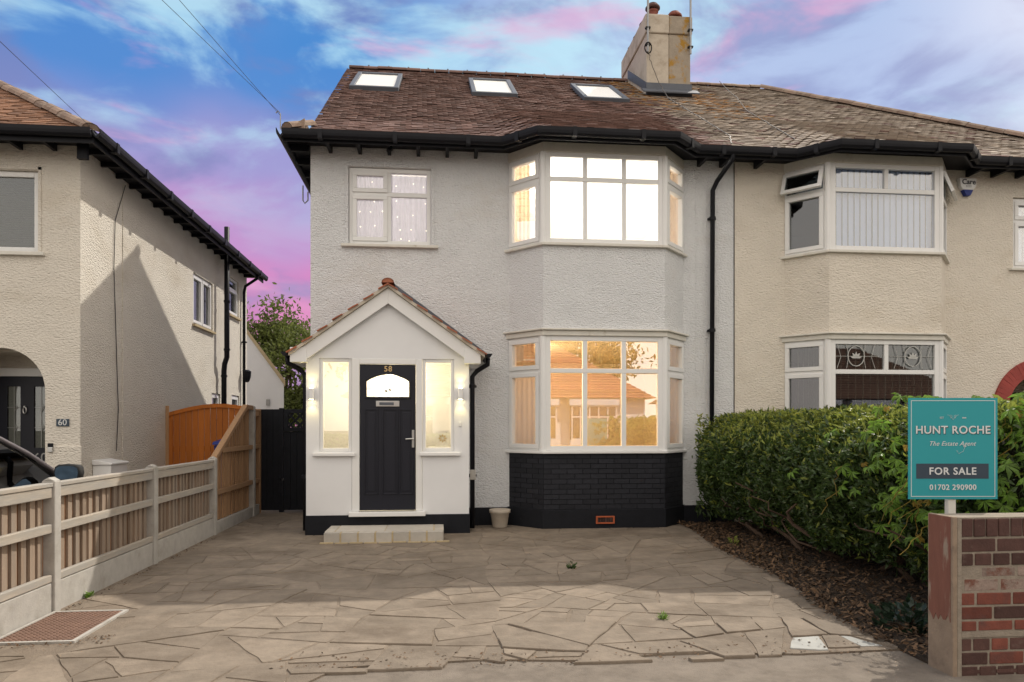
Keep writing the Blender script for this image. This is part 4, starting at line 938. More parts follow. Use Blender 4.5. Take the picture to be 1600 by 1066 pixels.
def houseB():
    X0, X1 = 4.526, 10.9; x0 = 5.33; plan = bay_plan(x0)
    h = thing('semi_detached_house', (7.7, 13, 0), 'cream rendered house with red brick arch and blinds, joined to the white house', 'house')
    w = MB(); ACX, AR, AZ = 9.62, .60, 1.72
    wx0, wx1 = on_y(1583, 0, YF).x, on_y(1583, 0, YF).x + 1.18
    grid_wall(w, (X0, YF), (1, 0), (0, -1), X1 - X0, .0, 5.56, [(x0 - X0, x0 + 2.66 - X0, 0, 5.50), (wx0 - X0, wx1 - X0, 3.99, 5.13), (8.5 - X0, X1 - .3 - X0, 0, 2.6)], .25)
    arch_wall(w, 8.5, X1 - .3, YF, YF + .25, 0, AZ, 2.6, ACX, AR)
    w.build('wall', 'dash_cream', h)
    sw = MB(); sw.box(X1 - .24, X1, YF + .251, YB, 0, 5.5); sw.box(X0, X1 - .25, YB - .25, YB, 0, 5.5); sw.build('side_wall', 'dash_cream', h)
    shared_bay(h, x0, 'dash_cream', None, None, None)
    mb = MB(); bay_band(mb, plan, -.12, .0, -.05, 1.075); mb.build('bay_base', 'dash_cream', h)
    A, B, C, D = plan
    for z0, z1, tr in ((4.085, 5.385, 4.99), (1.115, 2.76, 2.28)):
        window(h, (B[0] + .035, B[1]), (C[0] - .035, C[1]), z0, z1, (.51,), tr, glass='glass_dark' if z0 < 2 else 'glass', fr=.07, no_low_bars=True)
        up = z0 > 2
        a, b = seg(A, B, -.04, .93); window(h, a, b, z0, z1, (), tr, sashes=((0, 0),) if up else ((0, 0), (0, 1)), glass='glass_dark', fr=.045)
        a2, b2 = seg(C, D, .07, 1.04); window(h, a2, b2, z0, z1, (), tr, sashes=((0, 0),) if up else ((0, 0), (0, 1)), glass='glass_dark', fr=.045)
        if up:   # top lights standing open
            for (p, q) in ((a, b), (a2, b2)):
                p_, q_ = Vector((*p, 0)), Vector((*q, 0)); L = (q_ - p_).length; u = (q_ - p_) / L; n = Vector((u.y, -u.x, 0)); th = R(20)
                v = Vector((0, 0, -math.cos(th))) + n * math.sin(th); wv = u.cross(v); o = p_ + Vector((0, 0, z1 - .05)) + n * .03; H = .345; f = .055
                s = MB(); g = lambda c, d, e, k: s.obox(o, u, v, wv, c, d, e, k, -.02, .025)
                g(.02, L - .02, 0, f); g(.02, L - .02, H - f, H); g(.02, .02 + f, f, H - f); g(L - .02 - f, L - .02, f, H - f)
                so = s.build('open_top_light', 'white', h, bevel=.005); MB().obox(o, u, v, wv, .02 + f, L - .02 - f, f, H - f, -.004, .004).build('pane', 'glass_dark', so)
    # leaded motif in the downstairs top lights
    ld = MB(); yy = B[1] - .01
    for k, cx in enumerate((B[0] + .43, B[0] + 1.33)):
        for dx in (-.3, -.15, .15, .3): ld.tube([(cx + dx, yy + .02, 2.33), (cx + dx * .8, yy + .02, 2.5), (cx + dx, yy + .02, 2.70)], .004, 5)
        ld.tube([(cx - .36, yy + .02, 2.51), (cx + .36, yy + .02, 2.51)], .004, 5); ld.tube([(cx + .13 * math.cos(t), yy + .02, 2.515 + .15 * math.sin(t)) for t in np.linspace(0, 6.283, 17)], .008, 5)
        for t in range(5): a_ = .3 + t * .63; ld.prism([(cx, yy + .018, 2.48), (cx + .06 * math.cos(a_ + .3), yy + .018, 2.48 + .06 * math.sin(a_ + .3)), (cx + .10 * math.cos(a_), yy + .018, 2.48 + .10 * math.sin(a_)), (cx + .06 * math.cos(a_ - .3), yy + .018, 2.48 + .06 * math.sin(a_ - .3))], (0, .006, 0))
    ld.build('leading', 'lead_came', h)
    window(h, (wx0 + .005, YF + .04), (wx1 - .005, YF + .04), 4.0, 5.12, (.5,), 4.76, sashes=((0, 0), (0, 1)), glass='glass', fr=.06)
    MB().box(wx0 - .08, wx1 + .08, YF - .06, YF + .05, 3.955, 3.995).build('window_sill', 'white_w', h, bevel=.006)
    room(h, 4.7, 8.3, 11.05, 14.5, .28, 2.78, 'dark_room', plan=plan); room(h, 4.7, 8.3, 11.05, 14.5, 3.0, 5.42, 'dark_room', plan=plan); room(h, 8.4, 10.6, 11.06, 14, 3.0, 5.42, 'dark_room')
    # arch of painted bricks, recess, dark door
    ab = MB().box(ACX - AR - .26, ACX - AR + .03, YF - .05, YF - .002, AZ - .12, AZ).build('arch_spring', 'arch_brick', h, bevel=.006)
    MB().box(ACX + AR - .03, ACX + AR + .26, YF - .05, YF - .002, AZ - .12, AZ).build('arch_spring', 'arch_brick', h, bevel=.006)
    N = 34; mes = MB().prism([(AR - .01, 0, -.028), (AR + .235, 0, -.036), (AR + .235, 0, .036), (AR - .01, 0, .028)], (0, .2, 0)).mesh('arch_brick'); mes.materials.append(M['arch_brick'])
    for i in range(N): obj('arch_brick', mes, None, h, at=(ACX, YF - .04 + random.uniform(0, .006), AZ), rot=(0, -math.pi * (i + .5) / N, 0))
    rc = MB(); rc.box(8.6, 10.5, 11.75, 11.8, 0, 2.6); rc.box(8.55, 8.6, 11.05, 11.8, 0, 2.6); rc.box(10.5, 10.55, 11.05, 11.8, 0, 2.6); rc.box(8.6, 10.5, 11.05, 11.75, 2.5, 2.55); rc.build('porch_recess', 'dash_cream', h)
    d = MB().box(9.05, 10.2, 11.68, 11.74, .05, 2.05); do = d.build('front_door', 'black', h, bevel=.008)
    MB().tube([(9.62 + .4 * math.cos(t), 11.672, 1.55 + .4 * math.sin(t)) for t in np.linspace(0, 3.1416, 15)], .02, 6).build('door_moulding', 'black', do)
    eaves(h, EAVEB, (X0, X1), [4.85] + [8.35 + i * .42 for i in range(6)])
    XR = 7.27; hip = lambda y: 11.25 - (y - ROOFY) * (11.25 - XR) / (YR - ROOFY)
    def mats(X, s):
        c = (X - 4.95 - .1 * (s - 40)) if False else X
        if X < 6.0 and s > 20 and random.random() < .7 * max(0, 1 - abs(X - 5.0 + (s - 45) * .025) / .9): return 'tile_lichen'
        return 'tile_old' if random.random() < .93 else 'tile'
    ro = half_roof(h, EAVEB, X0 + .05, 11.2, mats, hip=hip)
    cap_tiles(ro, (5.12, YR, ZR + .005), (XR, YR, ZR + .005), 'ridge', 'ridge_tile'); cap_tiles(ro, (11.25, ROOFY, ROOF0 + .035), (XR, YR, ZR + .03), 'ridge', 'hip_tile', .13, .33)
    MB().prism([(11.25, ROOFY, ROOF0), (11.25, 21.2, ROOF0), (XR, YR, ZR)], (0, 0, -.04)).build('side_slope', 'tile_old', h); MB().prism([(X0, YR, ZR), (XR, YR, ZR), (11.25, 21.2, ROOF0), (X0, 21.2, ROOF0)], (0, 0, -.04)).build('rear_slope', 'tile_old', h)
    return h
houseB()
slat_blind('vertical_blind', 5.85, 7.48, 10.42, 4.14, 5.33, 17, 'blind', 'pale blue vertical blind in the upstairs bay of the cream house', .25)
slat_blind('vertical_blind', 5.85, 7.48, 10.42, 1.16, 2.70, 14, 'blind_cream', 'cream vertical blind turned open in the downstairs bay of the cream house', 1.12)
slat_blind('vertical_blind', 5.46, 5.80, 10.72, 1.16, 2.70, 4, 'blind_cream', 'narrow cream vertical blind in the side light of the downstairs cream bay', 1.1)
slat_blind('vertical_blind', 9.17, 10.3, 11.0, 4.05, 5.05, 11, 'blind', 'pale blue vertical blind in the window above the brick arch', .25)
def alarm():
    p = on_y(1509, 294, YF - .04); r = thing('alarm_box', (p.x, YF - .03, p.z - .14), 'white and blue burglar alarm box lettered Care on the cream wall', 'alarm box'); x, z = p.x + .02, p.z; y = YF - .075
    MB().prism([(x - .145, y, z + .15), (x + .145, y, z + .15), (x + .13, y, z + .02), (x + .09, y, z - .035), (x - .09, y, z - .035), (x - .13, y, z + .02)], (0, .073, 0)).build('cover', 'white', r, bevel=.01)
    MB().prism([(x - .0855, y, z - .0355), (x + .0855, y, z - .0355), (x + .04, y, z - .125), (x - .04, y, z - .125)], (0, .073, 0)).build('lens', 'blue', r, bevel=.008)
    obj('lettering', TEXT['care'], 'print_dark', r, at=(x + .005, y - .003, z + .085), rot=(R(90), 0, 0))
    m = MB()
    for j, zz in enumerate((.03, .008)):
        for i in range(4): m.box(x - .045 + i * .025, x - .027 + i * .025, y - .003, y - .0005, z + zz - .006, z + zz + .006)
    m.build('small_print', 'metal_grey', r)
alarm()
def aerials():
    for (x, y0, lab, ang) in ((1012, 70, 'tv aerial on a tall pole strapped to the cream side of the chimney', .3), (1078.5, 78, 'tv aerial on a tall pole at the lichen stained side of the chimney', -.5)):
        p = on_y(x, y0, 14.24); zt = 11.3; r = thing('tv_aerial', (p.x, 14.22, 8.95), lab, 'aerial', 'television aerials on the chimney')
        MB().tube([(p.x, 14.22, 8.95), (p.x, 14.22, zt)], .022, 8).build('pole', 'metal_grey', r)
        b = MB(); u = Vector((math.cos(ang), math.sin(ang), 0)); v = Vector((-u.y, u.x, 0)); c = Vector((p.x, 14.22, zt - .1)); b.tube([c - u * .5, c + u * .7], .012, 6); b.build('boom', 'metal_grey', r)
        e = MB()
        for k in range(9): q = c + u * (-.45 + k * .13); e.tube([q - v * .16, q + v * .16], .005, 5)
        e.build('dipole_rods', 'metal_grey', r)
        k = MB()
        for z in (9.08, 9.42): k.box(p.x - .05, p.x + .05, 14.20, 14.27, z, z + .03)
        if x < 1050: k.tube([(p.x + .07 * math.cos(t), 14.2, 9.02 + .11 * math.sin(t)) for t in np.linspace(0, 12, 30)], .012, 5)
        k.build('bracket', 'wire', r)
    # cables lying down the tiles
    for pts, lab in (([(1014, 84), (1016, 96), (1030, 130), (1043, 160), (1090, 190), (1118, 208), (1139, 222), (1143, 232)], 'grey aerial cable running from the chimney down to the drainpipe'), ([(1122, 133), (1150, 160), (1165, 180), (1205, 205), (1240, 226)], 'thin aerial cable crossing the weathered tiles of the cream house')):
        P = []
        for i, (x, y) in enumerate(pts):
            q = on_roof(x, y)
            if lab.startswith('grey') and i < 3: q = on_y(x, y, 14.2)
            else: q = q + Vector((0, -.04, .07))
            if q.y < 10.3: q.y = 10.3
            P.append(q)
        Q = []
        for a, b in zip(P, P[1:]):
            for t in (0, .25, .5, .75): Q.append(a.lerp(b, t) + Vector((random.gauss(0, .008), 0, 0)))
        Q.append(P[-1]); tag(rebase(MB().tube(Q, .007, 6).build('aerial_cable', 'grey_wire')), lab, 'cable')
aerials()

# ------------------------------------------------------------------ number 60
def house60():
    X1, X0, YE = -5.0, -11.4, 19.75
    h = thing('detached_house', (-8.2, 15, 0), 'ivory pebbledashed house numbered 60 with arched porch and long side wall', 'house')
    ACX, AR, AZ = on_y(70.5, 0, YF).x - .59, .59, on_y(40, 610, YF).z
    wx1, wx0 = on_y(60, 0, YF).x, on_y(60, 0, YF).x - 1.25; wz0, wz1 = on_y(30, 394, YF).z, on_y(30, 266, YF).z
    w = MB(); grid_wall(w, (X0, YF), (1, 0), (0, -1), X1 - X0, 0, 5.45, [(wx0 - X0, wx1 - X0, wz0, wz1), (ACX - .8 - X0, ACX + .8 - X0, 0, AZ + .9)], .25)
    arch_wall(w, ACX - .8, ACX + .8, YF, YF + .25, 0, AZ, AZ + .9, ACX, AR); w.build('wall', 'dash_old', h)
    sw = MB(); holes = []
    wins = []
    for (xa, xb, yt, yb, xr) in ((302, 332.5, 425, 506, 302), (357, 373, 430, 490, 357), (331, 344, 614, 655, 331), (362, 374, 617, 655, 362)):
        a, b = on_x(xa, 600, X1).y, on_x(xb, 600, X1).y; z1, z0 = on_x(xr, yt, X1).z, on_x(xr, yb, X1).z; wins.append((a, b, z0, z1)); holes.append((a - YF - .25, b - YF - .25, z0, z1))
    grid_wall(sw, (X1, YF + .25), (0, 1), (1, 0), YE - YF - .25, 0, 5.45, holes, .25); sw.build('side_wall', 'dash_old', h)
    bw = MB(); bw.box(X0, X1 - .251, YE - .25, YE, 0, 5.5); bw.box(X0, X0 + .25, YF + .251, YE - .251, 0, 5.5); bw.build('rear_wall', 'dash_old', h)
    pl = MB(); pl.box(ACX + AR + .02, X1 + .025, YF - .03, YF - .001, 0, 1.19); pl.build('plinth', 'dash_old', h, bevel=.01)
    for i, (a, b, z0, z1) in enumerate(wins):
        window(h, (X1 - .04, a + .005), (X1 - .04, b - .005), z0 + .005, z1 - .005, (.5,) if i == 0 else (), None if i != 1 else (z0 + z1) / 2 + .2, sashes=((0, 0), (1, 0)) if i == 0 else ((0, 0),), glass='glass_dark', fr=.05)
        MB().box(X1 - .05, X1 + .06, a - .06, b + .06, z0 - .05, z0).build('window_sill', 'mortar', h, bevel=.006)
        room(h, X1 - .9, X1 - .26, a - .1, b + .1, z0 - .1, z1 + .1, 'dark_room') if False else None
        MB().box(X1 - .60, X1 - .58, a - .2, b + .2, z0 - .2, z1 + .2).build('net_screen', 'blind', h)
    window(h, (wx0 + .005, YF + .05), (wx1 - .005, YF + .05), wz0 + .005, wz1 - .005, (.5,), None, glass='glass_dark', fr=.075)
    MB().box(wx0 - .08, wx1 + .09, YF - .06, YF + .05, wz0 - .05, wz0).build('window_sill', 'white_w', h, bevel=.006)
    sm = MB(); sm.box(wx1 + .002, wx1 + .04, YF - .014, YF + .002, wz0, wz1 + .05); sm.box(wx0, wx1 + .04, YF - .014, YF + .002, wz1 + .01, wz1 + .05); sm.build('render_surround', 'dash_old', h)
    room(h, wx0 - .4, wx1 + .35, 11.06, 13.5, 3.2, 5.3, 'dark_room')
    rc = MB(); rc.box(ACX - 1.0, ACX + 1.0, 11.58, 11.63, 0, 2.7); rc.box(ACX - .85, ACX - .8, 11.05, 11.58, 0, 2.7); rc.box(ACX + .8, ACX + .85, 11.05, 11.58, 0, 2.7); rc.box(ACX - .8, ACX + .8, 11.05, 11.58, 2.52, 2.57); rc.build('porch_recess', 'dash_old', h)
    # navy door with leaded lights
    yd = 11.52; z1 = on_y(20, 588, yd).z; d = MB(); cxs = []
    q = lambda x: on_y(x, 0, yd).x
    f = MB().box(ACX - .8, ACX + .8, yd - .01, yd + .05, z1, z1 + .12); f.build('door_frame', 'white', h, bevel=.005)
    cells = [(q(11), q(32)), (q(53), q(75)), (q(-62), q(-40))]
    us = sorted(cells); zg1, zg0 = on_y(20, 604, yd).z, on_y(20, 700, yd).z
    grid_wall(d, (ACX - .8, yd), (1, 0), (0, -1), 1.6, .03, z1 - .002, [(a - ACX + .8, b - ACX + .8, zg0, zg1) for a, b in us if a > ACX - .8 and b < ACX + .8], .05)
    do = d.build('front_door', 'navy', h)
    for a, b in us:
        if not (a > ACX - .8 and b < ACX + .8): continue
        MB().box(a, b, yd + .02, yd + .026, zg0, zg1).build('pane', 'glass_dark', do)
        l = MB(); c = (a + b) / 2; l.tube([(c, yd + .012, zg0), (c, yd + .012, zg1)], .004, 5)
        for zc in (zg0 + (zg1 - zg0) * .33, zg0 + (zg1 - zg0) * .66):
            l.tube([(c, yd + .01, zc - .065), (c + .04, yd + .01, zc), (c, yd + .01, zc + .065), (c - .04, yd + .01, zc), (c, yd + .01, zc - .065)], .005, 5); l.tube([(a, yd + .012, zc), (b, yd + .012, zc)], .003, 5)
        l.build('leading', 'lead_came', do)
        MB().box(a - .1, b + .1, yd + .04, yd + .05, zg0 - .05, zg1 + .05).build('obscure_screen', 'blind_cream', do)
    k = on_y(39, 641, yd - .02); MB().tube([(k.x + .022 * math.cos(t), yd - .03, k.z + .05 * math.sin(t)) for t in np.linspace(0, 6.283, 17)], .007, 6).lathe((k.x, yd - .03, k.z + .04), [(.002, -.01), (.016, 0), (.016, .02), (.002, .03)], 10).build('knocker', 'steel', do)
    k = on_y(63, 716, yd - .005); obj('number', TEXT['60d'], 'metal_grey', do, at=(k.x, yd - .003, k.z), rot=(R(90), 0, 0))
    # eaves
    G60 = [(dd, z - .095) for dd, z in GUTTER]; R60 = 5.46
    poly = [(-11.75, 10.35), (-4.62, 10.35)]; g = MB(); sweep(g, poly, G60); g.build('gutter', 'black', h)
    f = MB(); sweep(f, poly, [(0, 5.28), (0, 5.46), (-.025, 5.46), (-.025, 5.28)]); f.box(-4.65, -4.62, 10.376, 19.95, 5.28, 5.46); f.build('fascia', 'black', h)
    MB().add([(-11.7, 10.37, 5.40), (-4.64, 10.37, 5.40), (-4.64, 19.9, 5.40), (-11.7, 19.9, 5.40)], [(3, 2, 1, 0)]).build('soffit', 'black', h)
    sg = MB(); pr = [(-4.62 + dd, z) for dd, z in G60]; kk = len(pr); sg.add([(x, 10.3, z) for x, z in pr] + [(x, 20.0, z) for x, z in pr], [(i, (i + 1) % kk, kk + (i + 1) % kk, kk + i)[::-1] for i in range(kk)] + [tuple(range(kk))[::-1], tuple(range(kk, 2 * kk))]); go = sg.build('side_gutter', 'black', h)
    for i in range(9): MB().box(-4.62, -4.50, 10.8 + i * 1.05, 10.88 + i * 1.05, 5.327, 5.465).build('gutter_joint', 'black', go)
    for i in range(18): MB().box(-4.99, -4.66, 10.9 + i * .5, 10.94 + i * .5, 5.325, 5.395).build('rafter_foot', 'black', h)
    for i in range(12): MB().box(-5.35 - i * .45, -5.30 - i * .45, 10.4, 10.79, 5.31, 5.395).build('rafter_foot', 'black', h)
    MB().box(-4.93, -4.80, 10.55, 10.62, 5.14, 5.38).build('corner_block', 'black', h)
    # hipped roof
    def pt(X, s): return Vector((X, 10.33 + s * .0976, R60 + s * .0976 * PITCH))
    ru = MB(); Yr = 13.9; Zr = R60 + PITCH * 3.55; ru.add([(-11.75, 10.35, R60 - .012), (-4.65, 10.35, R60 - .012), (-8.2, Yr, Zr - .012), (-8.2, 16.4, Zr - .012), (-4.65, 19.95, R60 - .012), (-11.75, 19.95, R60 - .012)], [(0, 1, 2), (1, 4, 3, 2), (4, 5, 3), (5, 0, 2, 3)]); ro = ru.build('roof', 'tile_tan', h)
    spec = []
    for s in range(34):
        X = -4.68 - s * .0976 * (4.65 - 1.9 + 0) / 4.75 * (2.75 / 2.75) - (TW / 2 if s % 2 else 0)
        lim = -4.65 - s * .0976
        X = lim - .06 - (TW / 2 if s % 2 else 0)
        while X > -7.6: p = pt(X, s); spec.append((p, Vector((1, 0, 0)), Vector((0, 1, PITCH)), 'tile_tan')); X -= TW + .005
    lay_tiles(ro, spec, 300)
    cap_tiles(ro, (-4.64, 10.33, R60 + .02), (-8.2, Yr, Zr + .03), 'ridge', 'hip_tile', .12, .33)
    # soil stack and rainwater pipe on the flank
    p = on_x(350, 600, -4.88); zt = on_x(351, 345, -4.7).z
    downpipe(h, [(-4.88, p.y, .05), (-4.88, p.y, 2.75), (-4.86, p.y - .02, 2.9), (-4.80, p.y - .06, 3.05), (-4.80, p.y - .06, zt)], .058, 'black', [(-4.80, p.y - .06, 3.2), (-4.80, p.y - .06, 4.3), (-4.88, p.y, 2.6)])
    p = on_x(382, 600, -4.92); downpipe(h, [(-4.58, p.y, 5.36), (-4.6, p.y, 5.26), (-4.9, p.y, 5.05), (-4.93, p.y, 4.9), (-4.93, p.y, .05)], .036, 'black', [(-4.93, p.y, 3.6), (-4.93, p.y, 1.9)])
    MB().lathe((-4.86, p.y, 2.72), [(.02, -.12), (.06, -.1), (.10, .02), (.11, .16), (.05, .2)], 12).build('hopper', 'black', h)
    c = [on_x(x, y, -4.985) for x, y in ((196, 290), (180, 345), (178, 420), (180, 480), (183, 580), (185, 640), (182, 705))]; MB().tube(c, .006, 6).build('wall_cable', 'wire', h)
    bd = MB().box(-5.0, -4.988, on_x(191, 500, -5).y, on_x(191, 500, -5).y + .012, .3, 5.3); bd.build('render_bead', 'dash_old', h)
house60()
def venetian():
    x1 = on_y(60, 0, YF).x - .08; x0 = x1 - 1.09; z1 = on_y(30, 270, YF).z - .06; z0 = on_y(30, 390, YF).z + .06
    r = thing('venetian_blind', ((x0 + x1) / 2, 11.0, z0), 'olive grey venetian blind in the upstairs window of the ivory house', 'blind')
    me = MB().box(x0, x1, -.018, .018, -.001, .001).mesh('slat'); me.materials.append(M['blind_olive']); n = 30
    for i in range(n): obj('slat', me, None, r, at=(0, 11.0, z0 + (z1 - z0) * i / n), rot=(.75 + random.gauss(0, .04), 0, 0))
venetian()
def small60():
    p = on_y(98, 660.5, YF - .01); r = thing('number_plaque', (p.x, YF - .012, p.z - .05), 'small dark slate house number plaque reading 60', 'number plaque')
    MB().box(p.x - .085, p.x + .085, YF - .016, YF - .001, p.z - .052, p.z + .052).build('plate', 'slate_blue', r, bevel=.004); obj('lettering', TEXT['60'], 'print_white', r, at=(p.x, YF - .018, p.z), rot=(R(90), 0, 0))
    p = on_y(79.5, 700, YF - .03); r = thing('video_doorbell', (p.x, YF - .03, p.z - .06), 'black and silver video doorbell beside the arched porch', 'doorbell')
    MB().box(p.x - .034, p.x + .034, YF - .056, YF - .03, p.z + .012, p.z + .065).build('camera_face', 'black', r, bevel=.006); MB().box(p.x - .034, p.x + .034, YF - .056, YF - .03, p.z - .062, p.z + .011).build('button_plate', 'steel', r, bevel=.008)
    r = thing('meter_box', (-4.88, 11.35, .42), 'white plastic gas meter box on the ivory side wall', 'meter box'); a = on_x(148, 730, -4.75)
    MB().box(-4.995, -4.74, 11.15, 11.72, .40, .90).build('case', 'white', r, bevel=.012); MB().prism([(-4.995, 11.13, .902), (-4.72, 11.13, .902), (-4.72, 11.13, .93), (-4.995, 11.13, .98)], (0, .61, 0)).build('lid', 'white', r, bevel=.008)
    lg = MB().box(-4.96, -4.78, 11.2, 11.66, -.06, .399); lg.build('pedestal', 'conc', r)
small60()
# ------------------------------------------------------------------ fence and gates
def fence():
    r = thing('boundary_fence', (-3.05, 8.4, 0), 'low feather edge timber fence with concrete posts rising to a tall panel', 'fence')
    X = -3.03; ys = [4.1, 6.08, 8.1, 10.2, 12.28]; tops = [1.03, 1.03, 1.03, 1.03, 1.79]
    for y, t in zip(ys, tops):
        m = MB().box(X - .05, X + .05, y - .05, y + .05, -.06, t); m.prism([(X - .05, y - .05, t), (X + .05, y - .05, t), (X, y - .05, t + .03)], (0, .1, 0)); m.build('post', 'conc', r, bevel=.008)
    MB().box(X - .04, X + .04, 12.68, 12.75, -.06, 1.76).build('post', 'fence_new', r, bevel=.005)
    bays = list(zip(ys, ys[1:])) + [(12.28, 12.72)]
    for i, (a, b) in enumerate(bays):
        a, b = a + .05, b - .05; new = i >= 3; bm = 'fence_new' if new else 'fence'
        MB().box(X - .025, X + .03, a + .001, b - .001, -.06, .235 if not new else .16).build('gravel_board', 'conc', r, bevel=.006)
        zb = .24 if not new else .165
        def top(y):
            if i < 3: return .985
            if i == 4: return 1.72
            return min(1.74, 1.0 + (y - a) / 1.62 * .74)
        n = round((b - a) / .118); w = (b - a) / n
        for k in range(n):
            y0, y1 = a + w * k, a + w * k + w * .74; z0, z1 = top(y0 + .01), top(min(y1, b))
            y1 = min(y1, b - .001); off = random.gauss(0, .003)
            MB().add([(X - .034 + off, y0, zb), (X - .012 + off, y0, zb), (X - .022 + off, y1, zb), (X - .034 + off, y1, zb), (X - .034 + off, y0, z0), (X - .012 + off, y0, z0), (X - .022 + off, y1, z1), (X - .034 + off, y1, z1)],
                     [(3, 2, 1, 0), (4, 5, 6, 7), (0, 1, 5, 4), (1, 2, 6, 5), (2, 3, 7, 6), (3, 0, 4, 7)]).build('board', bm, r)
            MB().box(X - .052, X - .036, y1 - .012, min(b - .001, y0 + w + .012), zb, min(z0, z1) - .005).build('backing_board', 'fence_gap' if not new else 'fence_new', r)
        mrail = 'rail' if not new else 'fence_new'
        for z in ((.66,) if i < 3 else (.56, 1.13)):
            s = a
            if i == 3 and z > 1: s = a + (z - 1.0) / .74 * 1.62 + .05
            MB().box(X - .011, X + .032, s + .002, b - .002, z - .035, z + .035).build('rail', mrail, r, bevel=.006)
        if i < 3: MB().box(X - .011, X + .032, a + .002, b - .002, zb + .001, zb + .06).build('rail', mrail, r, bevel=.006)
        if i == 3:
            mb = MB(); ye = a + 1.62
            mb.prism([(X - .04, a, .995), (X - .04, ye, 1.735), (X - .04, ye, 1.81), (X - .04, a, 1.06)], (.08, 0, 0)); mb.prism([(X - .04, ye, 1.735), (X - .04, b - .002, 1.735), (X - .04, b - .002, 1.80), (X - .04, ye, 1.81)], (.08, 0, 0)); mb.build('capping', mrail, r, bevel=.005)
        else:
            z = .985 if i < 3 else 1.72; MB().box(X - .045, X + .04, a + .001, b - .001, z, z + .032).build('capping', mrail, r, bevel=.005)
            MB().box(X - .011, X + .032, a + .002, b - .002, z - .085, z - .002).build('rail', mrail, r, bevel=.006)
fence()
def gates():
    r = thing('arched_gate', (-4.0, 14.06, 0), 'orange stained arched timber gate between the ivory wall and the fence', 'gate'); Y = 14.06; x0, x1 = -4.98, -3.12; n = 17; w = (x1 - x0) / n
    crown = lambda x: 1.66 + .21 * math.sin(math.pi * min(1, max(0, (x - x0 + .12) / (x1 - x0 + .24))))
    for i in range(n):
        a, b = x0 + w * i, x0 + w * (i + 1) - .006; MB().prism([(a, Y, .06), (b, Y, .06), (b, Y, crown(b)), (a, Y, crown(a))], (0, .02, 0)).build('board', 'orange', r, bevel=.004)
    m = MB(); N = 14
    for i in range(N):
        a, b = x0 + (x1 - x0) * i / N, x0 + (x1 - x0) * (i + 1) / N; m.prism([(a, Y - .03, crown(a) - .05), (b, Y - .03, crown(b) - .05), (b, Y - .03, crown(b) + .02), (a, Y - .03, crown(a) + .02)], (0, .028, 0))
    for z in (.3, 1.0): m.box(x0, x1, Y + .021, Y + .055, z, z + .1)
    m.build('frame', 'orange', r); MB().box(x0 - .02, x0 + .04, Y - .05, Y - .035, 0, 1.85).build('post', 'fence_new', r)
    MB().box(x0 + .045, x0 + .1, Y - .05, Y - .031, 0, 1.60).build('post', 'orange', r)
    # blue bin
    b = thing('wheelie_bin', (-3.62, 13.55, 0), 'blue wheelie bin in front of the orange gate', 'wheelie bin')
    MB().add([(-3.86, 13.32, .08), (-3.40, 13.32, .08), (-3.40, 13.78, .08), (-3.86, 13.78, .08), (-3.92, 13.25, 1.14), (-3.34, 13.25, 1.14), (-3.34, 13.86, 1.14), (-3.92, 13.86, 1.14)], [(3, 2, 1, 0), (4, 5, 6, 7), (0, 1, 5, 4), (1, 2, 6, 5), (2, 3, 7, 6), (3, 0, 4, 7)]).build('tub', 'blue', b, bevel=.02)
    MB().prism([(-3.95, 13.22, 1.145), (-3.95, 13.9, 1.145), (-3.95, 13.85, 1.25), (-3.95, 13.3, 1.20)], (.64, 0, 0)).build('lid', 'blue', b, bevel=.02)
    for x in (-3.9, -3.36): MB().tube([(x - .025, 13.82, .1), (x + .025, 13.82, .1)], .1, 16).build('wheel', 'rubber', b)
    # black side gate
    g = thing('side_gate', (-2.4, 12.8, 0), 'tall black boarded side gate with lattice top beside the porch', 'gate'); Y = 12.78; z0, z1 = .04, 1.76
    xs = np.linspace(-3.0, -2.70, 4)
    for a, b in zip(xs, xs[1:]): MB().box(a, b - .002, Y, Y + .02, z0, z1).build('board', 'plinth', g, bevel=.004)
    MB().box(-2.70, -2.63, Y - .02, Y + .06, 0, z1 + .02).build('post', 'plinth', g, bevel=.006)
    xs = np.linspace(-2.62, -1.86, 8)
    for a, b in zip(xs, xs[1:]): MB().box(a, b - .002, Y, Y + .02, z0, 1.38).build('board', 'plinth', g, bevel=.004)
    f = MB(); f.box(-2.62, -1.86, Y - .02, Y + .03, 1.381, 1.45); f.box(-2.62, -1.86, Y - .02, Y + .03, 1.69, z1); f.box(-2.62, -2.55, Y - .02, Y + .03, 1.45, 1.69); f.box(-1.93, -1.86, Y - .02, Y + .03, 1.45, 1.69); f.build('lattice_frame', 'plinth', g, bevel=.004)
    l = MB(); u = .24
    for k in range(-1, 5):
        for s in (1, -1):
            a = Vector((-2.55 + k * .155, Y, 1.45 if s > 0 else 1.69)); b = a + Vector((.24, 0, .24 * s))
            if b.x < -2.55 or a.x > -1.93: continue
            d = (b - a); t0 = max(0, (-2.55 - a.x) / d.x); t1 = min(1, (-1.93 - a.x) / d.x); a, b = a + d * t0, a + d * t1
            if (b - a).length > .03:
                uu = (b - a).normalized(); l.obox(a, uu, (0, 1, 0), uu.cross(Vector((0, 1, 0))), 0, (b - a).length, -.008 + .009 * s, .008 + .009 * s, -.018, .018)
    l.build('lattice', 'plinth', g)
    MB().box(-2.66, -2.63, Y - .02, Y - .001, .55, .58).build('latch', 'steel', g)
gates()

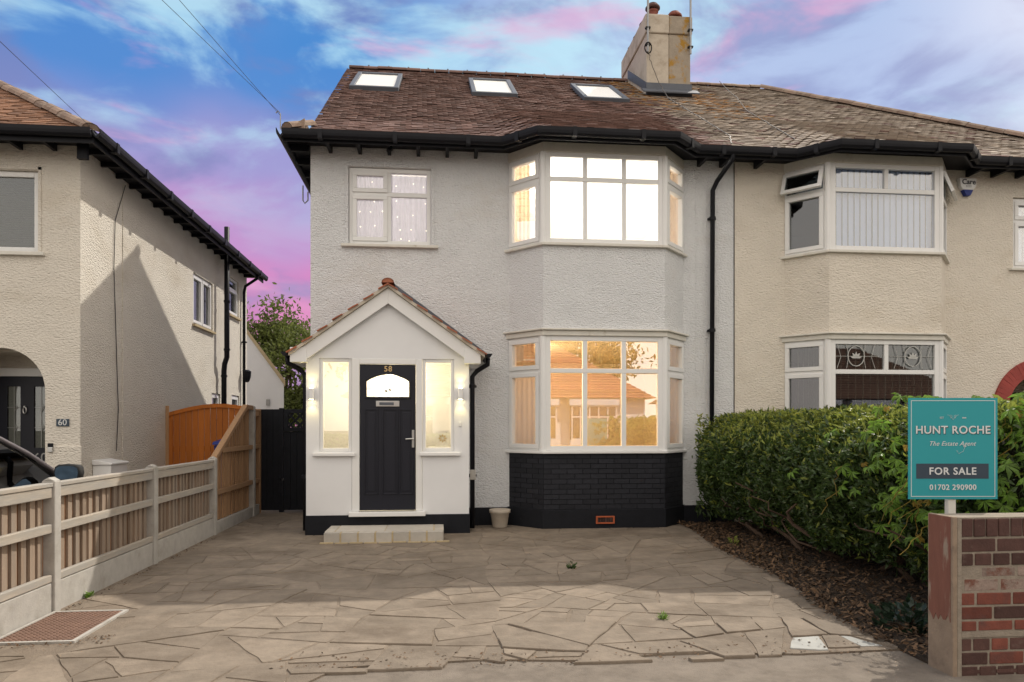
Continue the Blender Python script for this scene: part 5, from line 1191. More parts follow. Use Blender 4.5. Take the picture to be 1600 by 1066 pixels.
# ------------------------------------------------------------------ front wall and sign
def front_wall():
    r = thing('front_wall', (4.6, 4.1, 0), 'low weathered red brick garden wall with a flaking rendered end', 'wall'); X0, X1, Y0, Y1, H = 3.0, 6.2, 4.0, 4.215, .925
    MB().box(X0 + .03, X1, Y0 + .006, Y1 - .01, -.06, H - .006).build('mortar', 'brick_mortar', r)
    MB().box(X0, X0 + .029, Y0 - .008, Y1, -.06, H).build('end_render', 'bare', r, bevel=.006)
    jag = [(X0 - .003, Y0 + .012 + .19 * i / 9, .31 + random.uniform(-.03, .03)) for i in range(10)]
    MB().prism([(X0 - .003, Y0 + .012, H - .004)] + jag + [(X0 - .003, Y0 + .202, H - .004)], (.0025, 0, 0)).build('paint_coat', 'end_render', r)
    MB().box(X0 + .0295, X0 + .058, Y0 - .006, Y0 + .03, -.06, H - .002).build('end_strip', 'brick_mortar', r, bevel=.004)
    c = {}
    def piece(w, h, m):
        k = (round(w, 3), round(h, 3), m)
        if k not in c: me = MB().box(-w / 2, w / 2, 0, .1, 0, h).mesh('brick'); me.materials.append(M[m]); c[k] = me
        return c[k]
    rows = [('h', 'brick_dk', .078, .0), ('s', 'brick', .074, .05), ('h', 'brick_dk', .072, .04), ('ledge', 'brick_mortar', .03, 0), ('s', 'brick', .06, .12), ('s', 'brick', .075, .02), ('s', 'brick', .074, .13), ('s', 'brick_pale', .074, -.02), ('s', 'brick_pale', .06, .1), ('h', 'brick_dk', .073, .03), ('s', 'brick_dk', .078, .0)]
    z = .0
    rest = H - .118 - sum(a[2] + .0085 for a in rows)
    z = rest
    # footing course
    x = X0 + .06
    while x < X1: obj('brick', piece(.21, max(.02, rest - .012), 'brick_dk'), None, r, at=(x + .105, Y0, .0)); x += .222
    for kind, m, h, off in rows:
        if kind == 'ledge': MB().box(X0 + .06, X1, Y0 - .004, Y0 + .02, z, z + h).build('mortar_ledge', 'brick_mortar', r); z += h + .006; continue
        w = .103 if kind == 'h' else .216; x = X0 + .06 - off
        while x < X1:
            a, b = max(x, X0 + .06), min(x + w, X1); x += w + .014
            if b - a < .025: continue
            mm = m if random.random() < .8 else random.choice(('brick', 'brick_dk'))
            obj('brick', piece(b - a - .001, h - .004, mm), None, r, bevel=.005, at=((a + b) / 2, Y0 + (.006 if 'pale' in m else 0) + random.gauss(0, .0016), z), rot=(0, random.gauss(0, .006), random.gauss(0, .004)))
        z += h + .0085
    x = X0 + .06; k = 0
    me2 = MB().box(-.035, .035, 0, Y1 - Y0, 0, .105).mesh('coping_brick'); me2.materials.append(M['brick_dk'])
    while x < X1 - .04: obj('coping_brick', me2, None, r, bevel=.005, at=(x + .035, Y0 - .004 + random.gauss(0, .002), z + .002), rot=(0, random.gauss(0, .01), 0)); x += .0785; k += 1
front_wall()
def sign():
    c = on_y(1488.5, 701, 4.62); r = thing('for_sale_sign', (c.x, 4.64, 0), 'teal estate agent for sale board on a white post behind the brick wall', 'sign'); t = (4.62 / ray(1488, 0)[1])
    u = Vector((CS, -SN, 0)); n = Vector((-SN, -CS, 0)); up = Vector((0, 0, 1)); hw = 69.5 * t; hh = 79 * t; o = Vector(c); rot = (R(90), 0, -YAW)
    MB().obox(o, u, up, n, -hw, hw, -hh, hh, -.004, .004).build('board', 'teal', r)
    b = MB(); k = .0165
    for (a0, a1, b0, b1) in ((-hw + k, hw - k, hh - k - .004, hh - k), (-hw + k, hw - k, -hh + k, -hh + k + .004), (-hw + k, -hw + k + .004, -hh + k + .004, hh - k - .004), (hw - k - .004, hw - k, -hh + k + .004, hh - k - .004)): b.obox(o, u, up, n, a0, a1, b0, b1, .0045, .0055)
    b.build('border_line', 'print_white', r)
    pz = lambda y: (701 - y) * t
    px = lambda x: (x - 1488.5) * t
    MB().obox(o, u, up, n, px(1431), px(1544), pz(748), pz(724.5), .0045, .0055).build('price_band', 'slate_blue', r)
    def put(key, x, y, w, m, d, nm):
        me = TEXT[key]; xs = [v.co.x for v in me.vertices]; sc = w * t / (max(xs) - min(xs)); cx = (max(xs) + min(xs)) / 2
        q = o + u * (px(x) - cx * sc) + up * pz(y) + n * d; ob = obj(nm, me, m, r, at=q, rot=rot); ob.scale = (sc, sc, 1)
    put('hunt_shadow', 1489.5, 673.4, 116, 'print_dark', .0055, 'lettering_shadow'); put('hunt', 1488.3, 672.4, 116, 'print_white', .0075, 'lettering'); put('agent', 1488.5, 693.5, 72, 'print_white', .006, 'lettering')
    put('sale', 1488, 736.8, 73, 'print_white', .0068, 'lettering'); put('tel', 1488, 761.8, 73, 'print_white', .0068, 'lettering'); put('est', 1471, 653, 6, 'print_white', .006, 'lettering')
    f = MB()
    for s in (-1, 1): f.tube([o + u * (px(1488.5) + s * a * t) + up * pz(y) + n * .006 for a, y in ((0, 656), (3.2, 651.5), (4.5, 648.5), (2, 649), (1.2, 652), (3, 654), (6, 649), (9, 648.5))], .0008, 4)
    f.tube([o + u * a * t + up * pz(y) + n * .006 for a, y in ((8, 705), (5, 704), (9, 709), (16, 705), (18, 699))], .0008, 4)
    for i in range(4): f.obox(o, u, up, n, px(1503 + i * 1.6), px(1504 + i * 1.6), pz(654), pz(652), .0045, .006)
    f.build('emblem', 'print_white', r)
    MB().obox(o, u, up, n, px(1482.5), px(1494.5), -c.z, pz(770), -.05, -.005).build('post', 'white_w', r, bevel=.003)
sign()

# ------------------------------------------------------------------ planting
def leaf_quads(c, d, s, L, Wd, curl):
    """c centre, d along, s across: six-cornered folded leaves -> two quads each"""
    n = np.cross(d, s); L = L[:, None]; Wd = Wd[:, None]; k = curl[:, None]
    base, tip = c - d * L, c + d * L - n * L * .25; a = c - s * Wd + n * Wd * k; b = c + s * Wd + n * Wd * k
    return np.stack([np.stack([base, tip, a], 1), np.stack([base, b, tip], 1)], 1).reshape(-1, 3, 3)
def leaf_quads2(c, d, s, L, Wd, curl):
    n = np.cross(d, s); L = L[:, None]; Wd = Wd[:, None]; k = curl[:, None]
    b0 = c - d * L; m0 = c - d * L * .2; m1 = c + d * L * .45 - n * L * .08; t = c + d * L - n * L * .3
    l0, r0 = m0 - s * Wd + n * Wd * k, m0 + s * Wd + n * Wd * k; l1, r1 = m1 - s * Wd * .75 + n * Wd * k * .6, m1 + s * Wd * .75 + n * Wd * k * .6
    return np.concatenate([np.stack([b0, r0, m0, l0], 1), np.stack([m0, r0, r1, m1], 1), np.stack([l0, m0, m1, l1], 1), np.stack([m1, r1, t, l1], 1)], 1).reshape(-1, 4, 3)
def unit(v): return v / np.maximum(1e-9, np.linalg.norm(v, axis=1))[:, None]
def lump(a, b, z): return .07 * np.sin(a * 2.3 + 1.3 * np.sin(z * 2)) + .05 * np.sin(b * 4.1 + z * 3.7) + .04 * np.sin(a * 7.3 + b * 5.1 + z * 6.3)
HX, HY0, HY1, HZT = 3.74, 4.95, 10.32, 1.63
def hedge():
    r = thing('hedge', (4.8, 7.4, 0), 'dense clipped evergreen hedge with sunlit top coloured lime between the driveway and the cream house', 'hedge')
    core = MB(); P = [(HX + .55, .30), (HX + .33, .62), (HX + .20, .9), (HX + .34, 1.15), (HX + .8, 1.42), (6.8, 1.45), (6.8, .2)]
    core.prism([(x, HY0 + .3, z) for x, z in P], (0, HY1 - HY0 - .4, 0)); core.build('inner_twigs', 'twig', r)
    br = MB(); rr = random.Random(4)
    for i in range(9):
        y = 5.3 + i * .56; x = HX + rr.uniform(.45, .75); p = [(x, y, 0)]
        for s in range(6): p.append((p[-1][0] + rr.gauss(-.05, .1), p[-1][1] + rr.gauss(0, .1), p[-1][2] + .13))
        br.tube(p, [.03, .028, .024, .02, .016, .012, .008], 6)
        for k in range(3):
            b = p[1 + k]; q = [b]
            for s in range(4): q.append((q[-1][0] + rr.gauss(-.07, .08), q[-1][1] + rr.gauss(0, .12), q[-1][2] + rr.uniform(.03, .12)))
            br.tube(q, [.014, .012, .01, .008, .005], 5)
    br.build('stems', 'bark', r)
    out = {'leaf': [], 'leaf_lime': []}
    def scatter(k, kind):
        if kind == 'side':
            y = rng.uniform(HY0 - .05, HY1, k); z = .16 + (HZT - .16) * rng.random(k) ** .8
            under = np.where(z < .85, (.85 - z) ** 1.3 * .62, 0); top = np.where(z > 1.0, ((z - 1.0) / .63) ** 2 * .55, 0)
            x = HX + under + top + lump(y, y, z) * .8; nrm = np.stack([-np.ones(k), rng.normal(0, .35, k), rng.normal(.15, .4, k)], 1)
            fade = rng.random(k) < np.clip((z - .12) / .25 + .25, 0, 1)
        elif kind == 'top':
            x = rng.uniform(HX + .02, 6.9, k); y = rng.uniform(HY0, HY1, k); z = HZT + lump(x, y, x) * .6 - np.clip((HX + .75 - x) / .75, 0, 1) ** 2 * .40 + (y - 7) * .012; nrm = np.stack([rng.normal(0, .45, k), rng.normal(0, .45, k), np.ones(k)], 1); fade = np.ones(k, bool)
        elif kind == 'front':
            x = rng.uniform(HX - .05, 7.6, k); z = rng.uniform(.3, HZT, k); y = HY0 + lump(x, x, z) * .7 + np.where(z > 1.4, ((z - 1.4) / .25) ** 2 * .12, 0); nrm = np.stack([rng.normal(0, .4, k), -np.ones(k), rng.normal(.2, .4, k)], 1); fade = np.ones(k, bool)
        else:
            x = rng.uniform(HX, 5.4, k); z = rng.uniform(.15, HZT, k); y = HY1 + lump(x, x, z) * .5; nrm = np.stack([rng.normal(0, .4, k), np.ones(k), rng.normal(.2, .4, k)], 1); fade = np.ones(k, bool)
        nrm = unit(nrm); c = np.stack([x, y, z], 1) - nrm * (np.abs(rng.normal(0, .085, k)) - .035)[:, None]; c, nrm = c[fade], nrm[fade]; k = len(c)
        d = unit(nrm * rng.uniform(.2, 1.1, k)[:, None] + rng.normal(0, .55, (k, 3)) + np.array([0, 0, .35])); s = unit(np.cross(d, nrm + rng.normal(0, .5, (k, 3))))
        L = rng.uniform(.030, .058, k); Wd = L * rng.uniform(.24, .36, k); q = leaf_quads2(c, d, s, L, Wd, rng.uniform(.1, .5, k)).reshape(k, 4, 4, 3)
        pl = np.clip((c[:, 2] - 1.0) / .6, 0, 1) ** 1.5 * .70 + .05  # more lime leaves higher up: sunlight on the top put into the colour
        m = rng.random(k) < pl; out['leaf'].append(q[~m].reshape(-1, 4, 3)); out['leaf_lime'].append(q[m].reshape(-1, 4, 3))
    scatter(27000, 'side'); scatter(17000, 'top'); scatter(10000, 'front'); scatter(2500, 'back')
    o = bulk('foliage', np.concatenate(out['leaf']), 4, 'leaf', r); o['kind'] = 'stuff'; o = bulk('sunlit_leaves', np.concatenate(out['leaf_lime']), 4, 'leaf_lime', r); o['kind'] = 'stuff'
hedge()
def palmate(m, k=5, L=.10, w=.0135):
    mb = MB()
    for i in range(k):
        a = (i - (k - 1) / 2) * .72; l = L * (1 - .12 * abs(i - (k - 1) / 2)); d = Vector((math.sin(a), math.cos(a), 0)); s = Vector((d.y, -d.x, 0)); up = Vector((0, 0, 1))
        P = [Vector((0, 0, 0)), d * l * .35 - s * w * .7 + up * .006, d * l * .65 - s * w + up * .008, d * l - up * .022, d * l * .65 + s * w + up * .008, d * l * .35 + s * w * .7 + up * .006, d * l * .5 - up * .002]
        mb.add(P, [(0, 6, 1), (1, 6, 2), (2, 6, 3), (3, 6, 4), (4, 6, 5), (5, 6, 0)])
    me = mb.mesh('leaf'); me.materials.append(M[m]); return me
def creeper():
    r = thing('creeper', (3.8, 4.9, 0), 'bright green five fingered creeper scrambling over the hedge behind the brick wall', 'creeper plant')
    ms = [palmate('leaf_creeper'), palmate('leaf_creeper', 5, .115, .017), palmate('leaf_creeper', 5, .085, .013), palmate('leaf_red', 5, .055, .013)]
    rr = random.Random(9); n = 0; vines = MB()
    while n < 290:
        f = rr.random()
        if f < .50: x = rr.uniform(3.38, 6.2) if rr.random() < .5 else rr.uniform(3.40, 4.3); z = rr.uniform(.55, 1.62); y = HY0 - .10 + rr.gauss(0, .05); nr = Vector((rr.gauss(-.1, .3), -1, rr.gauss(.45, .3)))
        elif f < .82: y = HY0 + abs(rr.gauss(0, .75)); z = rr.uniform(.5, 1.55) - (y - HY0) * -.1; x = HX - .07 + rr.gauss(0, .05) + max(0, .7 - z) * .3 + max(0, z - 1.0) ** 2 * 1.2; nr = Vector((-1, rr.gauss(-.4, .3), rr.gauss(.5, .3)))
        else: x = rr.uniform(3.6, 6.4); y = rr.uniform(HY0 - .05, HY0 + .6); z = HZT + .05 + rr.gauss(0, .03); nr = Vector((rr.gauss(-.2, .3), -.5, 1))
        if f < .82 and z < .8 and rr.random() < .55: continue
        nr.normalize(); dn = Vector((rr.gauss(0, .5), rr.gauss(-.2, .4), -.8)); dn = (dn - nr * dn.dot(nr)).normalized(); s = dn.cross(nr).normalized()
        sc = rr.uniform(.75, 1.25); o = obj('leaf', ms[3] if rr.random() < .10 else rr.choice(ms[:3]), None, r, at=(x, y, z), rot=Matrix((s, dn, nr)).transposed().to_euler() if s.cross(dn).dot(nr) > 0 else Matrix((-s, dn, nr)).transposed().to_euler()); o.scale = (sc,) * 3; n += 1
        if n % 9 == 0:
            p = [Vector((x, y, z))]
            for k in range(6): p.append(p[-1] + Vector((rr.gauss(-.03, .03), rr.gauss(0, .025), -.045)))
            MB().tube(p, .003, 4).build('vine_stem', 'leaf_red', r)
creeper()
def clump(name, at, n, spread, h, m, label, cat, L=.05, wide=.35):
    k = n; a = rng.uniform(0, 6.28, k); rad = spread * np.sqrt(rng.random(k)); c = np.stack([at[0] + rad * np.cos(a), at[1] + rad * np.sin(a), at[2] + h * rng.random(k) * (1 - .5 * rad / spread)], 1)
    d = unit(np.stack([np.cos(a), np.sin(a), rng.normal(.6, .5, k)], 1)); s = unit(np.cross(d, rng.normal(0, 1, (k, 3)) + np.array([0, 0, 2]))); l = rng.uniform(.6, 1.1, k) * L
    q = leaf_quads2(c, d, s, l, l * wide, rng.uniform(0, .4, k)); r = thing(name, at, label, cat); o = bulk('leaves', q, 4, m, r); o['kind'] = 'stuff'
    st = MB()
    for i in range(0, min(k, 14)): st.tube([at, tuple((np.array(at) + c[i]) / 2 + np.array([0, 0, .01])), tuple(c[i])], .0025, 4)
    st.build('stem', m, r)
def small_plants():
    q = on_z(1408, 990); clump('ivy_plant', (q.x + .12, q.y + .1, .01), 150, .24, .24, 'leaf_ivy', 'dark ivy clump at the foot of the rendered wall end', 'plant', .045, .55)
    q = on_z(1036, 969); clump('weed', (q.x, q.y, .005), 34, .04, .06, 'leaf_creeper', 'small grassy weed in the paving near the broken slabs', 'weed', .035, .14)
    q = on_z(893, 889); clump('weed', (q.x, q.y, .005), 30, .05, .09, 'leaf', 'sprig of weed in a paving joint before the bay', 'weed', .03, .3)
    q = on_z(136, 934); clump('weed', (q.x + .02, q.y, .005), 30, .04, .05, 'leaf_creeper', 'tiny weed at the concrete gravel board of the fence', 'weed', .028, .3)
    q = on_z(1146, 853); clump('weed', (q.x, q.y, .005), 40, .08, .14, 'leaf_lime', 'yellowish weed at the corner of the planting bed', 'weed', .03, .3)
    k = 420; x = -2.95 + np.abs(rng.normal(0, .05, k)); y = rng.uniform(5.0, 10.0, k); m = rng.random(k) < .35
    x = np.where(m, rng.uniform(-2.9, -2.2, k), x); y = np.where(m, rng.uniform(5.05, 5.25, k) + (x + 2.9) * .1, y)
    k2 = 420; x = np.concatenate([x, rng.uniform(-1.0, 3.0, k2)]); y = np.concatenate([y, 4.42 + np.abs(rng.normal(0, .18, k2))]); k += k2
    a = rng.uniform(0, 6.28, k); L = rng.uniform(.005, .014, k)[:, None]; d = np.stack([np.cos(a), np.sin(a), rng.normal(0, .3, k)], 1); s = np.stack([-np.sin(a), np.cos(a), rng.normal(0, .3, k)], 1); c = np.stack([x, y, np.where(y < 4.6, rng.uniform(-.01, .02, k), .012)], 1)
    tag(bulk('debris', np.stack([c - d * L, c - s * L * .6, c + d * L, c + s * L * .6], 1), 4, 'litter'), 'scattered brown crumbs and grit along the paving edges', 'debris', kind='stuff')
small_plants()
def tree(name, at, H, rad, n, m, label, low=.35, L=.10, seed=1):
    r = thing(name, at, label, 'tree'); rr = random.Random(seed); g = np.random.default_rng(seed); t = MB(); A = Vector(at)
    path = [A + Vector((rr.gauss(0, .05) * i, rr.gauss(0, .05) * i, H * .62 * i / 5)) for i in range(6)]; t.tube(path, [H * .03 * (1 - i * .13) for i in range(6)], 8)
    cl = []
    for i in range(15):
        b = path[rr.randrange(2, 6)]; a = rr.uniform(0, 6.28); e = A + Vector((math.cos(a) * rad * rr.uniform(.3, .85), math.sin(a) * rad * rr.uniform(.3, .85), H * rr.uniform(low + .1, .9))); mid = b.lerp(e, .5) + Vector((0, 0, .1 * H * rr.random())); t.tube([b, mid, e], [H * .012, H * .008, H * .003], 6); cl.append(e)
        for k in range(3): cl.append(e + Vector((rr.gauss(0, .25), rr.gauss(0, .25), rr.gauss(0, .2))) * rad)
    t.build('trunk', 'bark', r)
    C = np.array([c[:] for c in cl]); idx = g.integers(0, len(C), n); c = C[idx] + g.normal(0, 1, (n, 3)) * np.array([.17, .17, .13]) * rad
    d = unit(g.normal(0, 1, (n, 3))); s = unit(np.cross(d, g.normal(0, 1, (n, 3)))); l = g.uniform(.6, 1.1, n) * L; o = bulk('crown', leaf_quads2(c, d, s, l, l * .42, g.uniform(0, .4, n)), 4, m, r); o['kind'] = 'stuff'
tree('garden_tree', (-6.2, 30, 0), 6.0, 2.3, 15000, 'leaf_tree', 'leafy green tree rising behind the white outbuilding', .2, .11, 3)
tree('garden_tree', (-5.0, 33, 0), 4.0, 1.9, 6000, 'leaf', 'darker bush showing low between the outbuilding and the black gate', .05, .11, 8)

# ------------------------------------------------------------------ behind the gap
def outbuilding():
    Y = 21.6; a = on_y(443.5, 600, Y); b = on_y(385, 520, Y); sl = (b.z - a.z) / (b.x - a.x); half = 1.35; xr = a.x; xc = xr - half; za = a.z; zc = za + half * -sl; xl = xr - 2 * half
    h = thing('outbuilding', (xc, Y + 2, 0), 'small white rendered outbuilding with a steep roof behind the ivory house', 'outbuilding')
    MB().prism([(xl, Y, 0), (xr, Y, 0), (xr, Y, za), (xc, Y, zc), (xl, Y, za)], (-1.2, 4, 0)).build('wall', 'smooth', h)
    m = MB()
    for s, xe in ((1, xr), (-1, xl)): m.prism([(xc, Y - .05, zc + .005), (xe + s * .05, Y - .05, za - .05 * -sl + .005), (xe + s * .05, Y - .05, za + .10), (xc, Y - .05, zc + .13)], (-1.23, 4.1, 0))
    m.build('roof', 'mortar', h); q = on_y(419, 629, Y); MB().box(q.x - .05, q.x + .05, Y - .05, Y - .001, q.z - .09, q.z + .09).build('vent_box', 'metal_grey', h)
outbuilding()

# ------------------------------------------------------------------ car on the next drive
def car():
    x0, y0 = -4.34, 4.05; r = thing('parked_car', (x0, y0 + 2, -.03), 'dark grey hatchback car parked behind the low fence', 'car'); G = -.03
    st = [(0, .62, .78, .62), (.08, .72, .92, .86), (.5, .80, .97, .95), (1.4, .85, .96, .96), (2.4, .86, .955, .955), (3.15, .85, .97, .98), (3.6, .82, .93, .90), (3.95, .74, .86, .78), (4.12, .58, .74, .64)]
    vs = []; n = 9
    for (y, w, top, sh) in st:
        zb = .22; prof = [(-w * .86, zb), (-w, .40), (-w * 1.0, .68), (-w * .965, sh), (0, top + .02), (w * .965, sh), (w, .68), (w, .40), (w * .86, zb)]; vs += [(x0 + a, y0 + y, G + z) for a, z in prof]
    m = len(st); fs = [(j * n + i, (j + 1) * n + i, (j + 1) * n + i + 1, j * n + i + 1) for j in range(m - 1) for i in range(n - 1)] + [tuple(range(n)), tuple(range((m - 1) * n, m * n))[::-1]]
    b = MB().add(vs, fs).build('body', 'car', r, smooth=True); sd = b.modifiers.new('sub', 'SUBSURF'); sd.levels = 2; sd.render_levels = 2
    prof = [(.12, .99), (.55, 1.38), (.95, 1.48), (1.5, 1.51), (2.0, 1.49), (2.4, 1.42), (2.8, 1.25), (3.2, 1.01)]
    def edge(s, y, z): f = (z - .96) / .5; return Vector((x0 + s * (.835 - .19 * f), y0 + y, G + z))
    rf = MB(); P = prof[1:6]; k = len(P); cols = (-1, -.6, 0, .6, 1); vs = []
    for (y, z) in P:
        for c in cols: e = edge(1, y, z); vs.append((x0 + (e.x - x0) * c, e.y, e.z + .035 * (1 - c * c)))
    rf.add(vs, [(j * 5 + i, j * 5 + i + 1, (j + 1) * 5 + i + 1, (j + 1) * 5 + i) for j in range(k - 1) for i in range(4)]); ro = rf.build('roof', 'car', r, smooth=True); so = ro.modifiers.new('solid', 'SOLIDIFY'); so.thickness = .02; so.offset = -1
    for s in (-1, 1):
        MB().tube([edge(s, *p) for p in prof], [.02, .022, .02, .019, .019, .02, .022, .032], 8).build('roof_pillar', 'car', r, smooth=True)
        MB().tube([edge(s, *p) - Vector((s * .012, 0, .032)) for p in prof[1:]], .014, 6).build('window_seal', 'rubber', r)
        mb = edge(s, 1.52, .97); mt = edge(s, 1.6, 1.44); MB().tube([mb, mt], .022, 6).build('door_pillar', 'rubber', r)
        ins = Vector((-s * .012, 0, 0)); w1 = [edge(s, .5, .97) + ins, edge(s, 1.5, .97) + ins] + [edge(s, y, z - .02) + ins for y, z in ((1.55, 1.505), (.95, 1.475), (.6, 1.38))]; w2 = [edge(s, 1.55, .97) + ins, edge(s, 3.1, .97) + ins] + [edge(s, y, z - .025) + ins for y, z in ((2.8, 1.245), (2.4, 1.415), (2.0, 1.485), (1.6, 1.505))]
        for w in (w1, w2): MB().prism(w, (-s * .005, 0, 0)).build('side_window', 'glass_car', r)
        MB().tube([edge(s, .4, .955) + Vector((s * .008, 0, 0)), edge(s, 3.1, .96) + Vector((s * .008, 0, 0))], .012, 6).build('waist_trim', 'metal_grey', r)
        mx = x0 + s * 1.0; c = Vector((mx, y0 + 2.98, G + 1.07)); mi = MB(); vs = []
        for (yy, sc) in ((-.07, .86), (-.05, 1), (.02, .95), (.09, .5)):
            for i in range(12): t = 2 * math.pi * i / 12; vs.append((c.x + .118 * sc * math.copysign(abs(math.cos(t)) ** .6, math.cos(t)), c.y + yy, c.z + .080 * sc * math.copysign(abs(math.sin(t)) ** .6, math.sin(t))))
        mi.add(vs, [(j * 12 + i, j * 12 + (i + 1) % 12, (j + 1) * 12 + (i + 1) % 12, (j + 1) * 12 + i)[::-1] for j in range(3) for i in range(12)] + [tuple(range(12)), tuple(range(36, 48))[::-1]]); mo = mi.build('door_mirror', 'rubber', r, smooth=True)
        MB().add([(c.x + .1 * math.copysign(abs(math.cos(2 * math.pi * i / 12)) ** .6, math.cos(2 * math.pi * i / 12)), c.y - .074, c.z + .064 * math.copysign(abs(math.sin(2 * math.pi * i / 12)) ** .6, math.sin(2 * math.pi * i / 12))) for i in range(12)], [tuple(range(12))[::-1]]).build('mirror_glass', 'mirror', mo)
        MB().tube([(x0 + s * .84, y0 + 2.98, G + .985), (mx - s * .05, y0 + 2.99, G + 1.0)], .022, 6).build('mirror_arm', 'rubber', mo)
        for yy in (.75, 3.35):
            w = MB().tube([(x0 + s * .66, y0 + yy, G + .30), (x0 + s * .86, y0 + yy, G + .30)], .30, 24).build('wheel', 'rubber', r); MB().tube([(x0 + s * .861, y0 + yy, G + .30), (x0 + s * .868, y0 + yy, G + .30)], .2, 20).build('rim', 'steel', w)
        MB().box(x0 + s * .45, x0 + s * .70, y0 + 4.0, y0 + 4.06, G + .62, G + .74).build('headlight', 'glass_dark', r, bevel=.01); MB().box(x0 + s * .5, x0 + s * .72, y0 + .0, y0 + .06, G + .66, G + .82).build('tail_light', 'vent', r, bevel=.01)
    for (p, q, nm) in ((prof[-1], prof[5], 'windscreen'), (prof[0], prof[1], 'rear_window')):
        a, b2, c, d = edge(-1, *p), edge(1, *p), edge(1, *q), edge(-1, *q); MB().prism([a, b2, c, d], (0, .006, 0)).build(nm, 'glass_car', r)
    it = MB()
    for s in (-.38, .38): it.box(x0 + s - .25, x0 + s + .25, y0 + 1.5, y0 + 1.62, G + .5, G + 1.12); it.box(x0 + s - .13, x0 + s + .13, y0 + 1.5, y0 + 1.58, G + 1.13, G + 1.28)
    it.box(x0 - .7, x0 + .7, y0 + 2.75, y0 + 3.1, G + .6, G + .93); it.tube([(x0 + .38 + .18 * math.cos(t), y0 + 2.62, G + .92 + .18 * math.sin(t)) for t in np.linspace(0, 6.283, 17)], .016, 6); it.build('seats', 'rubber', r, bevel=.03)
car()

# ------------------------------------------------------------------ across the road (seen mirrored in the bay glass)
def opposite():
    Y = -14.0
    for x0, x1, lab, rc in ((-4, 10, 'white bungalow with red tiled roof across the road', 'red'), (13, 27, 'white bungalow with brown tiled roof across the road', 'brown')): bungalow(x0, x1, lab, rc, Y)
    street_green()
def bungalow(x0, x1, lab, rc, Y):
    h = thing('bungalow', ((x0 + x1) / 2, -17, 0), lab, 'house'); MB().box(x0, x1, Y - 8, Y, 0, 2.9).build('wall', 'smooth', h)
    n = 22; rm = MB()
    for i in range(n):
        a, b = i / n, (i + 1) / n; rm.prism([(x0 - .4 + 4.2 * a, Y + .5 - 4.4 * a, 2.85 + 3.0 * a), (x1 + .4 - 4.2 * a, Y + .5 - 4.4 * a, 2.85 + 3.0 * a), (x1 + .4 - 4.2 * b, Y + .5 - 4.4 * b, 2.85 + 3.0 * b - .05), (x0 - .4 + 4.2 * b, Y + .5 - 4.4 * b, 2.85 + 3.0 * b - .05)], (0, 0, .05))
    rm.add([(x0 - .4, Y + .5, 2.85), (x0 + 3.8, Y - 3.9, 5.8), (x0 - .4, Y - 8.4, 2.85), (x1 + .4, Y + .5, 2.85), (x1 - 3.8, Y - 3.9, 5.8), (x1 + .4, Y - 8.4, 2.85)], [(0, 1, 2), (3, 5, 4), (2, 1, 4, 5)]); rm.build('roof', mat(rc + ' bungalow tile', (.36, .125, .085) if rc == 'red' else (.16, .09, .06), .8, .15, 6, rnd=.2), h)
    for cx in [x0 + 2.7 + i * 2.9 for i in range(4)]:
        b = MB().box(cx - 1.15, cx + 1.15, Y + .002, Y + .5, .0, .85); b.box(cx - 1.2, cx + 1.2, Y + .002, Y + .55, 2.5, 2.8); b.build('bay', 'smooth', h)
        window(h, (cx + 1.1, Y + .45), (cx - 1.1, Y + .45), .86, 2.49, (.2, .4, .6, .8), 1.95, glass='glass_dark', fr=.06); MB().box(cx - 1.1, cx + 1.1, Y + .05, Y + .08, .86, 2.49).build('dim_room', 'dark_room', h)
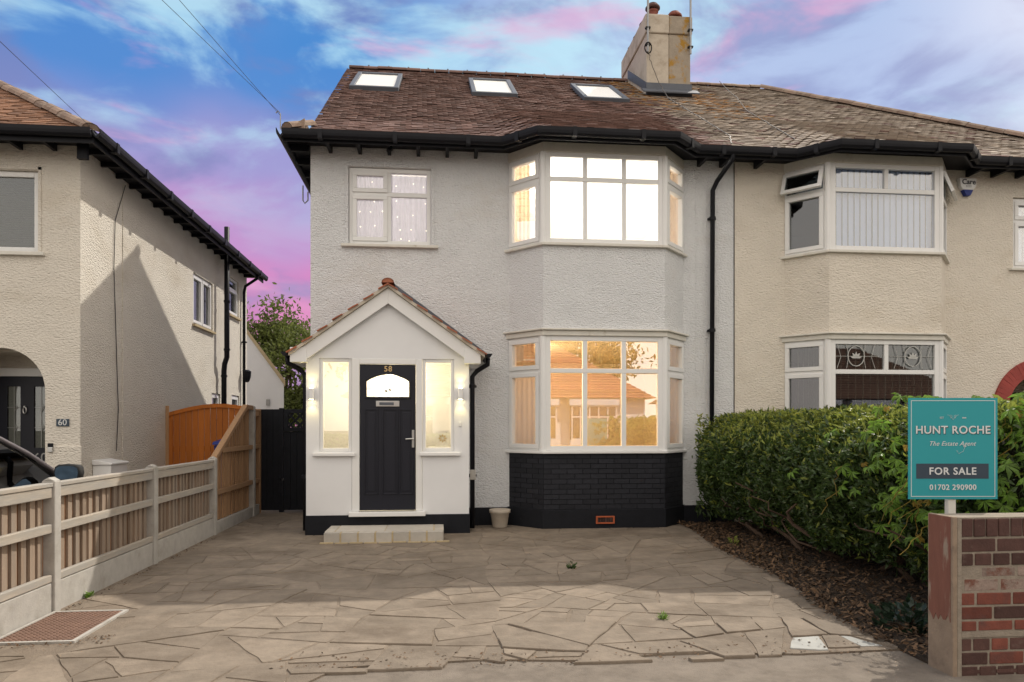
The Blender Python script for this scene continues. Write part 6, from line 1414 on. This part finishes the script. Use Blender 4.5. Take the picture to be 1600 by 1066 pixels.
def street_green():
    r = thing('street_hedge', (3, -10, 0), 'clipped green hedge along the far pavement', 'hedge'); k = 9000
    MB().box(-5.0, 3.2, -10.3, -9.6, 0, 1.05).build('inner_twigs', 'twig', r)
    x = rng.uniform(-5.1, 3.3, k); z = rng.uniform(.05, 1.15, k); y = np.where(rng.random(k) < .7, -9.5, rng.uniform(-10.3, -9.5, k)) + rng.normal(0, .05, k); z = np.where(y < -9.65, 1.12 + rng.normal(0, .04, k), z)
    c = np.stack([x, y, z], 1); d = unit(rng.normal(0, 1, (k, 3))); s = unit(np.cross(d, rng.normal(0, 1, (k, 3)))); l = rng.uniform(.05, .09, k); o = bulk('foliage', leaf_quads2(c, d, s, l, l * .4, rng.uniform(0, .4, k)), 4, 'leaf_creeper', r); o['kind'] = 'stuff'
    tree('street_tree', (-1, -23, 0), 8.5, 3.2, 6000, 'leaf_tree', 'tall leafy tree behind the bungalow across the road', .3, .2, 21); tree('street_tree', (8.5, -23, 0), 8, 3.0, 5000, 'leaf_tree', 'rounded tree behind the far end of the bungalow', .3, .2, 22)
opposite()
def wires():
    pole = thing('telegraph_pole', (-5.0, -8.3, 0), 'wooden telegraph pole across the road carrying the overhead wires', 'telegraph pole'); MB().tube([(-5, -8.3, -.1), (-5, -8.3, 7.6)], [.14, .10], 12).build('shaft', 'bark', pole); MB().box(-5.5, -4.5, -8.36, -8.24, 7.2, 7.3).build('cross_arm', 'bark', pole)
    A = Vector((-2.17, 10.3, 5.78))
    for i, ((px, py), lab) in enumerate((((253, 0), 'overhead telephone wire to the eaves corner of the white house, upper strand'), ((280, 0), 'overhead telephone wire to the eaves corner of the white house, lower strand'))):
        d = ray(px, py); t = .0063; B = Vector((d[0] * t, d[1] * t, EYE + d[2] * t)); E = Vector((-4.6 - .4 * i, -8.3, 7.32)); A2 = A + Vector((0, 0, .0 - .03 * i))
        P = []
        for k in range(25):
            s = k / 24
            if s < .25: P.append(A2.lerp(B, s / .25))
            else:
                q = (s - .25) / .75; c = B + (B - A2) * (q * 1.2); P.append(c.lerp(B.lerp(E, q), q ** .7) if q > 0 else B)
        tag(MB().tube(P, .003, 5).build('overhead_wire', 'wire'), lab, 'wire')
    d0, d1 = ray(132, 200), ray(0, 65); a = Vector((-4.66, 10.34, 5.50)); b = Vector((d1[0] * .0058, d1[1] * .0058, EYE + d1[2] * .0058)); e = Vector((-5.3, -8.3, 7.32))
    P = [a.lerp(b, k / 6) for k in range(6)] + [b.lerp(e, k / 10) for k in range(11)]; tag(MB().tube(P, .003, 5).build('overhead_wire', 'wire'), 'single overhead wire to the roof corner of the ivory house', 'wire')
wires()
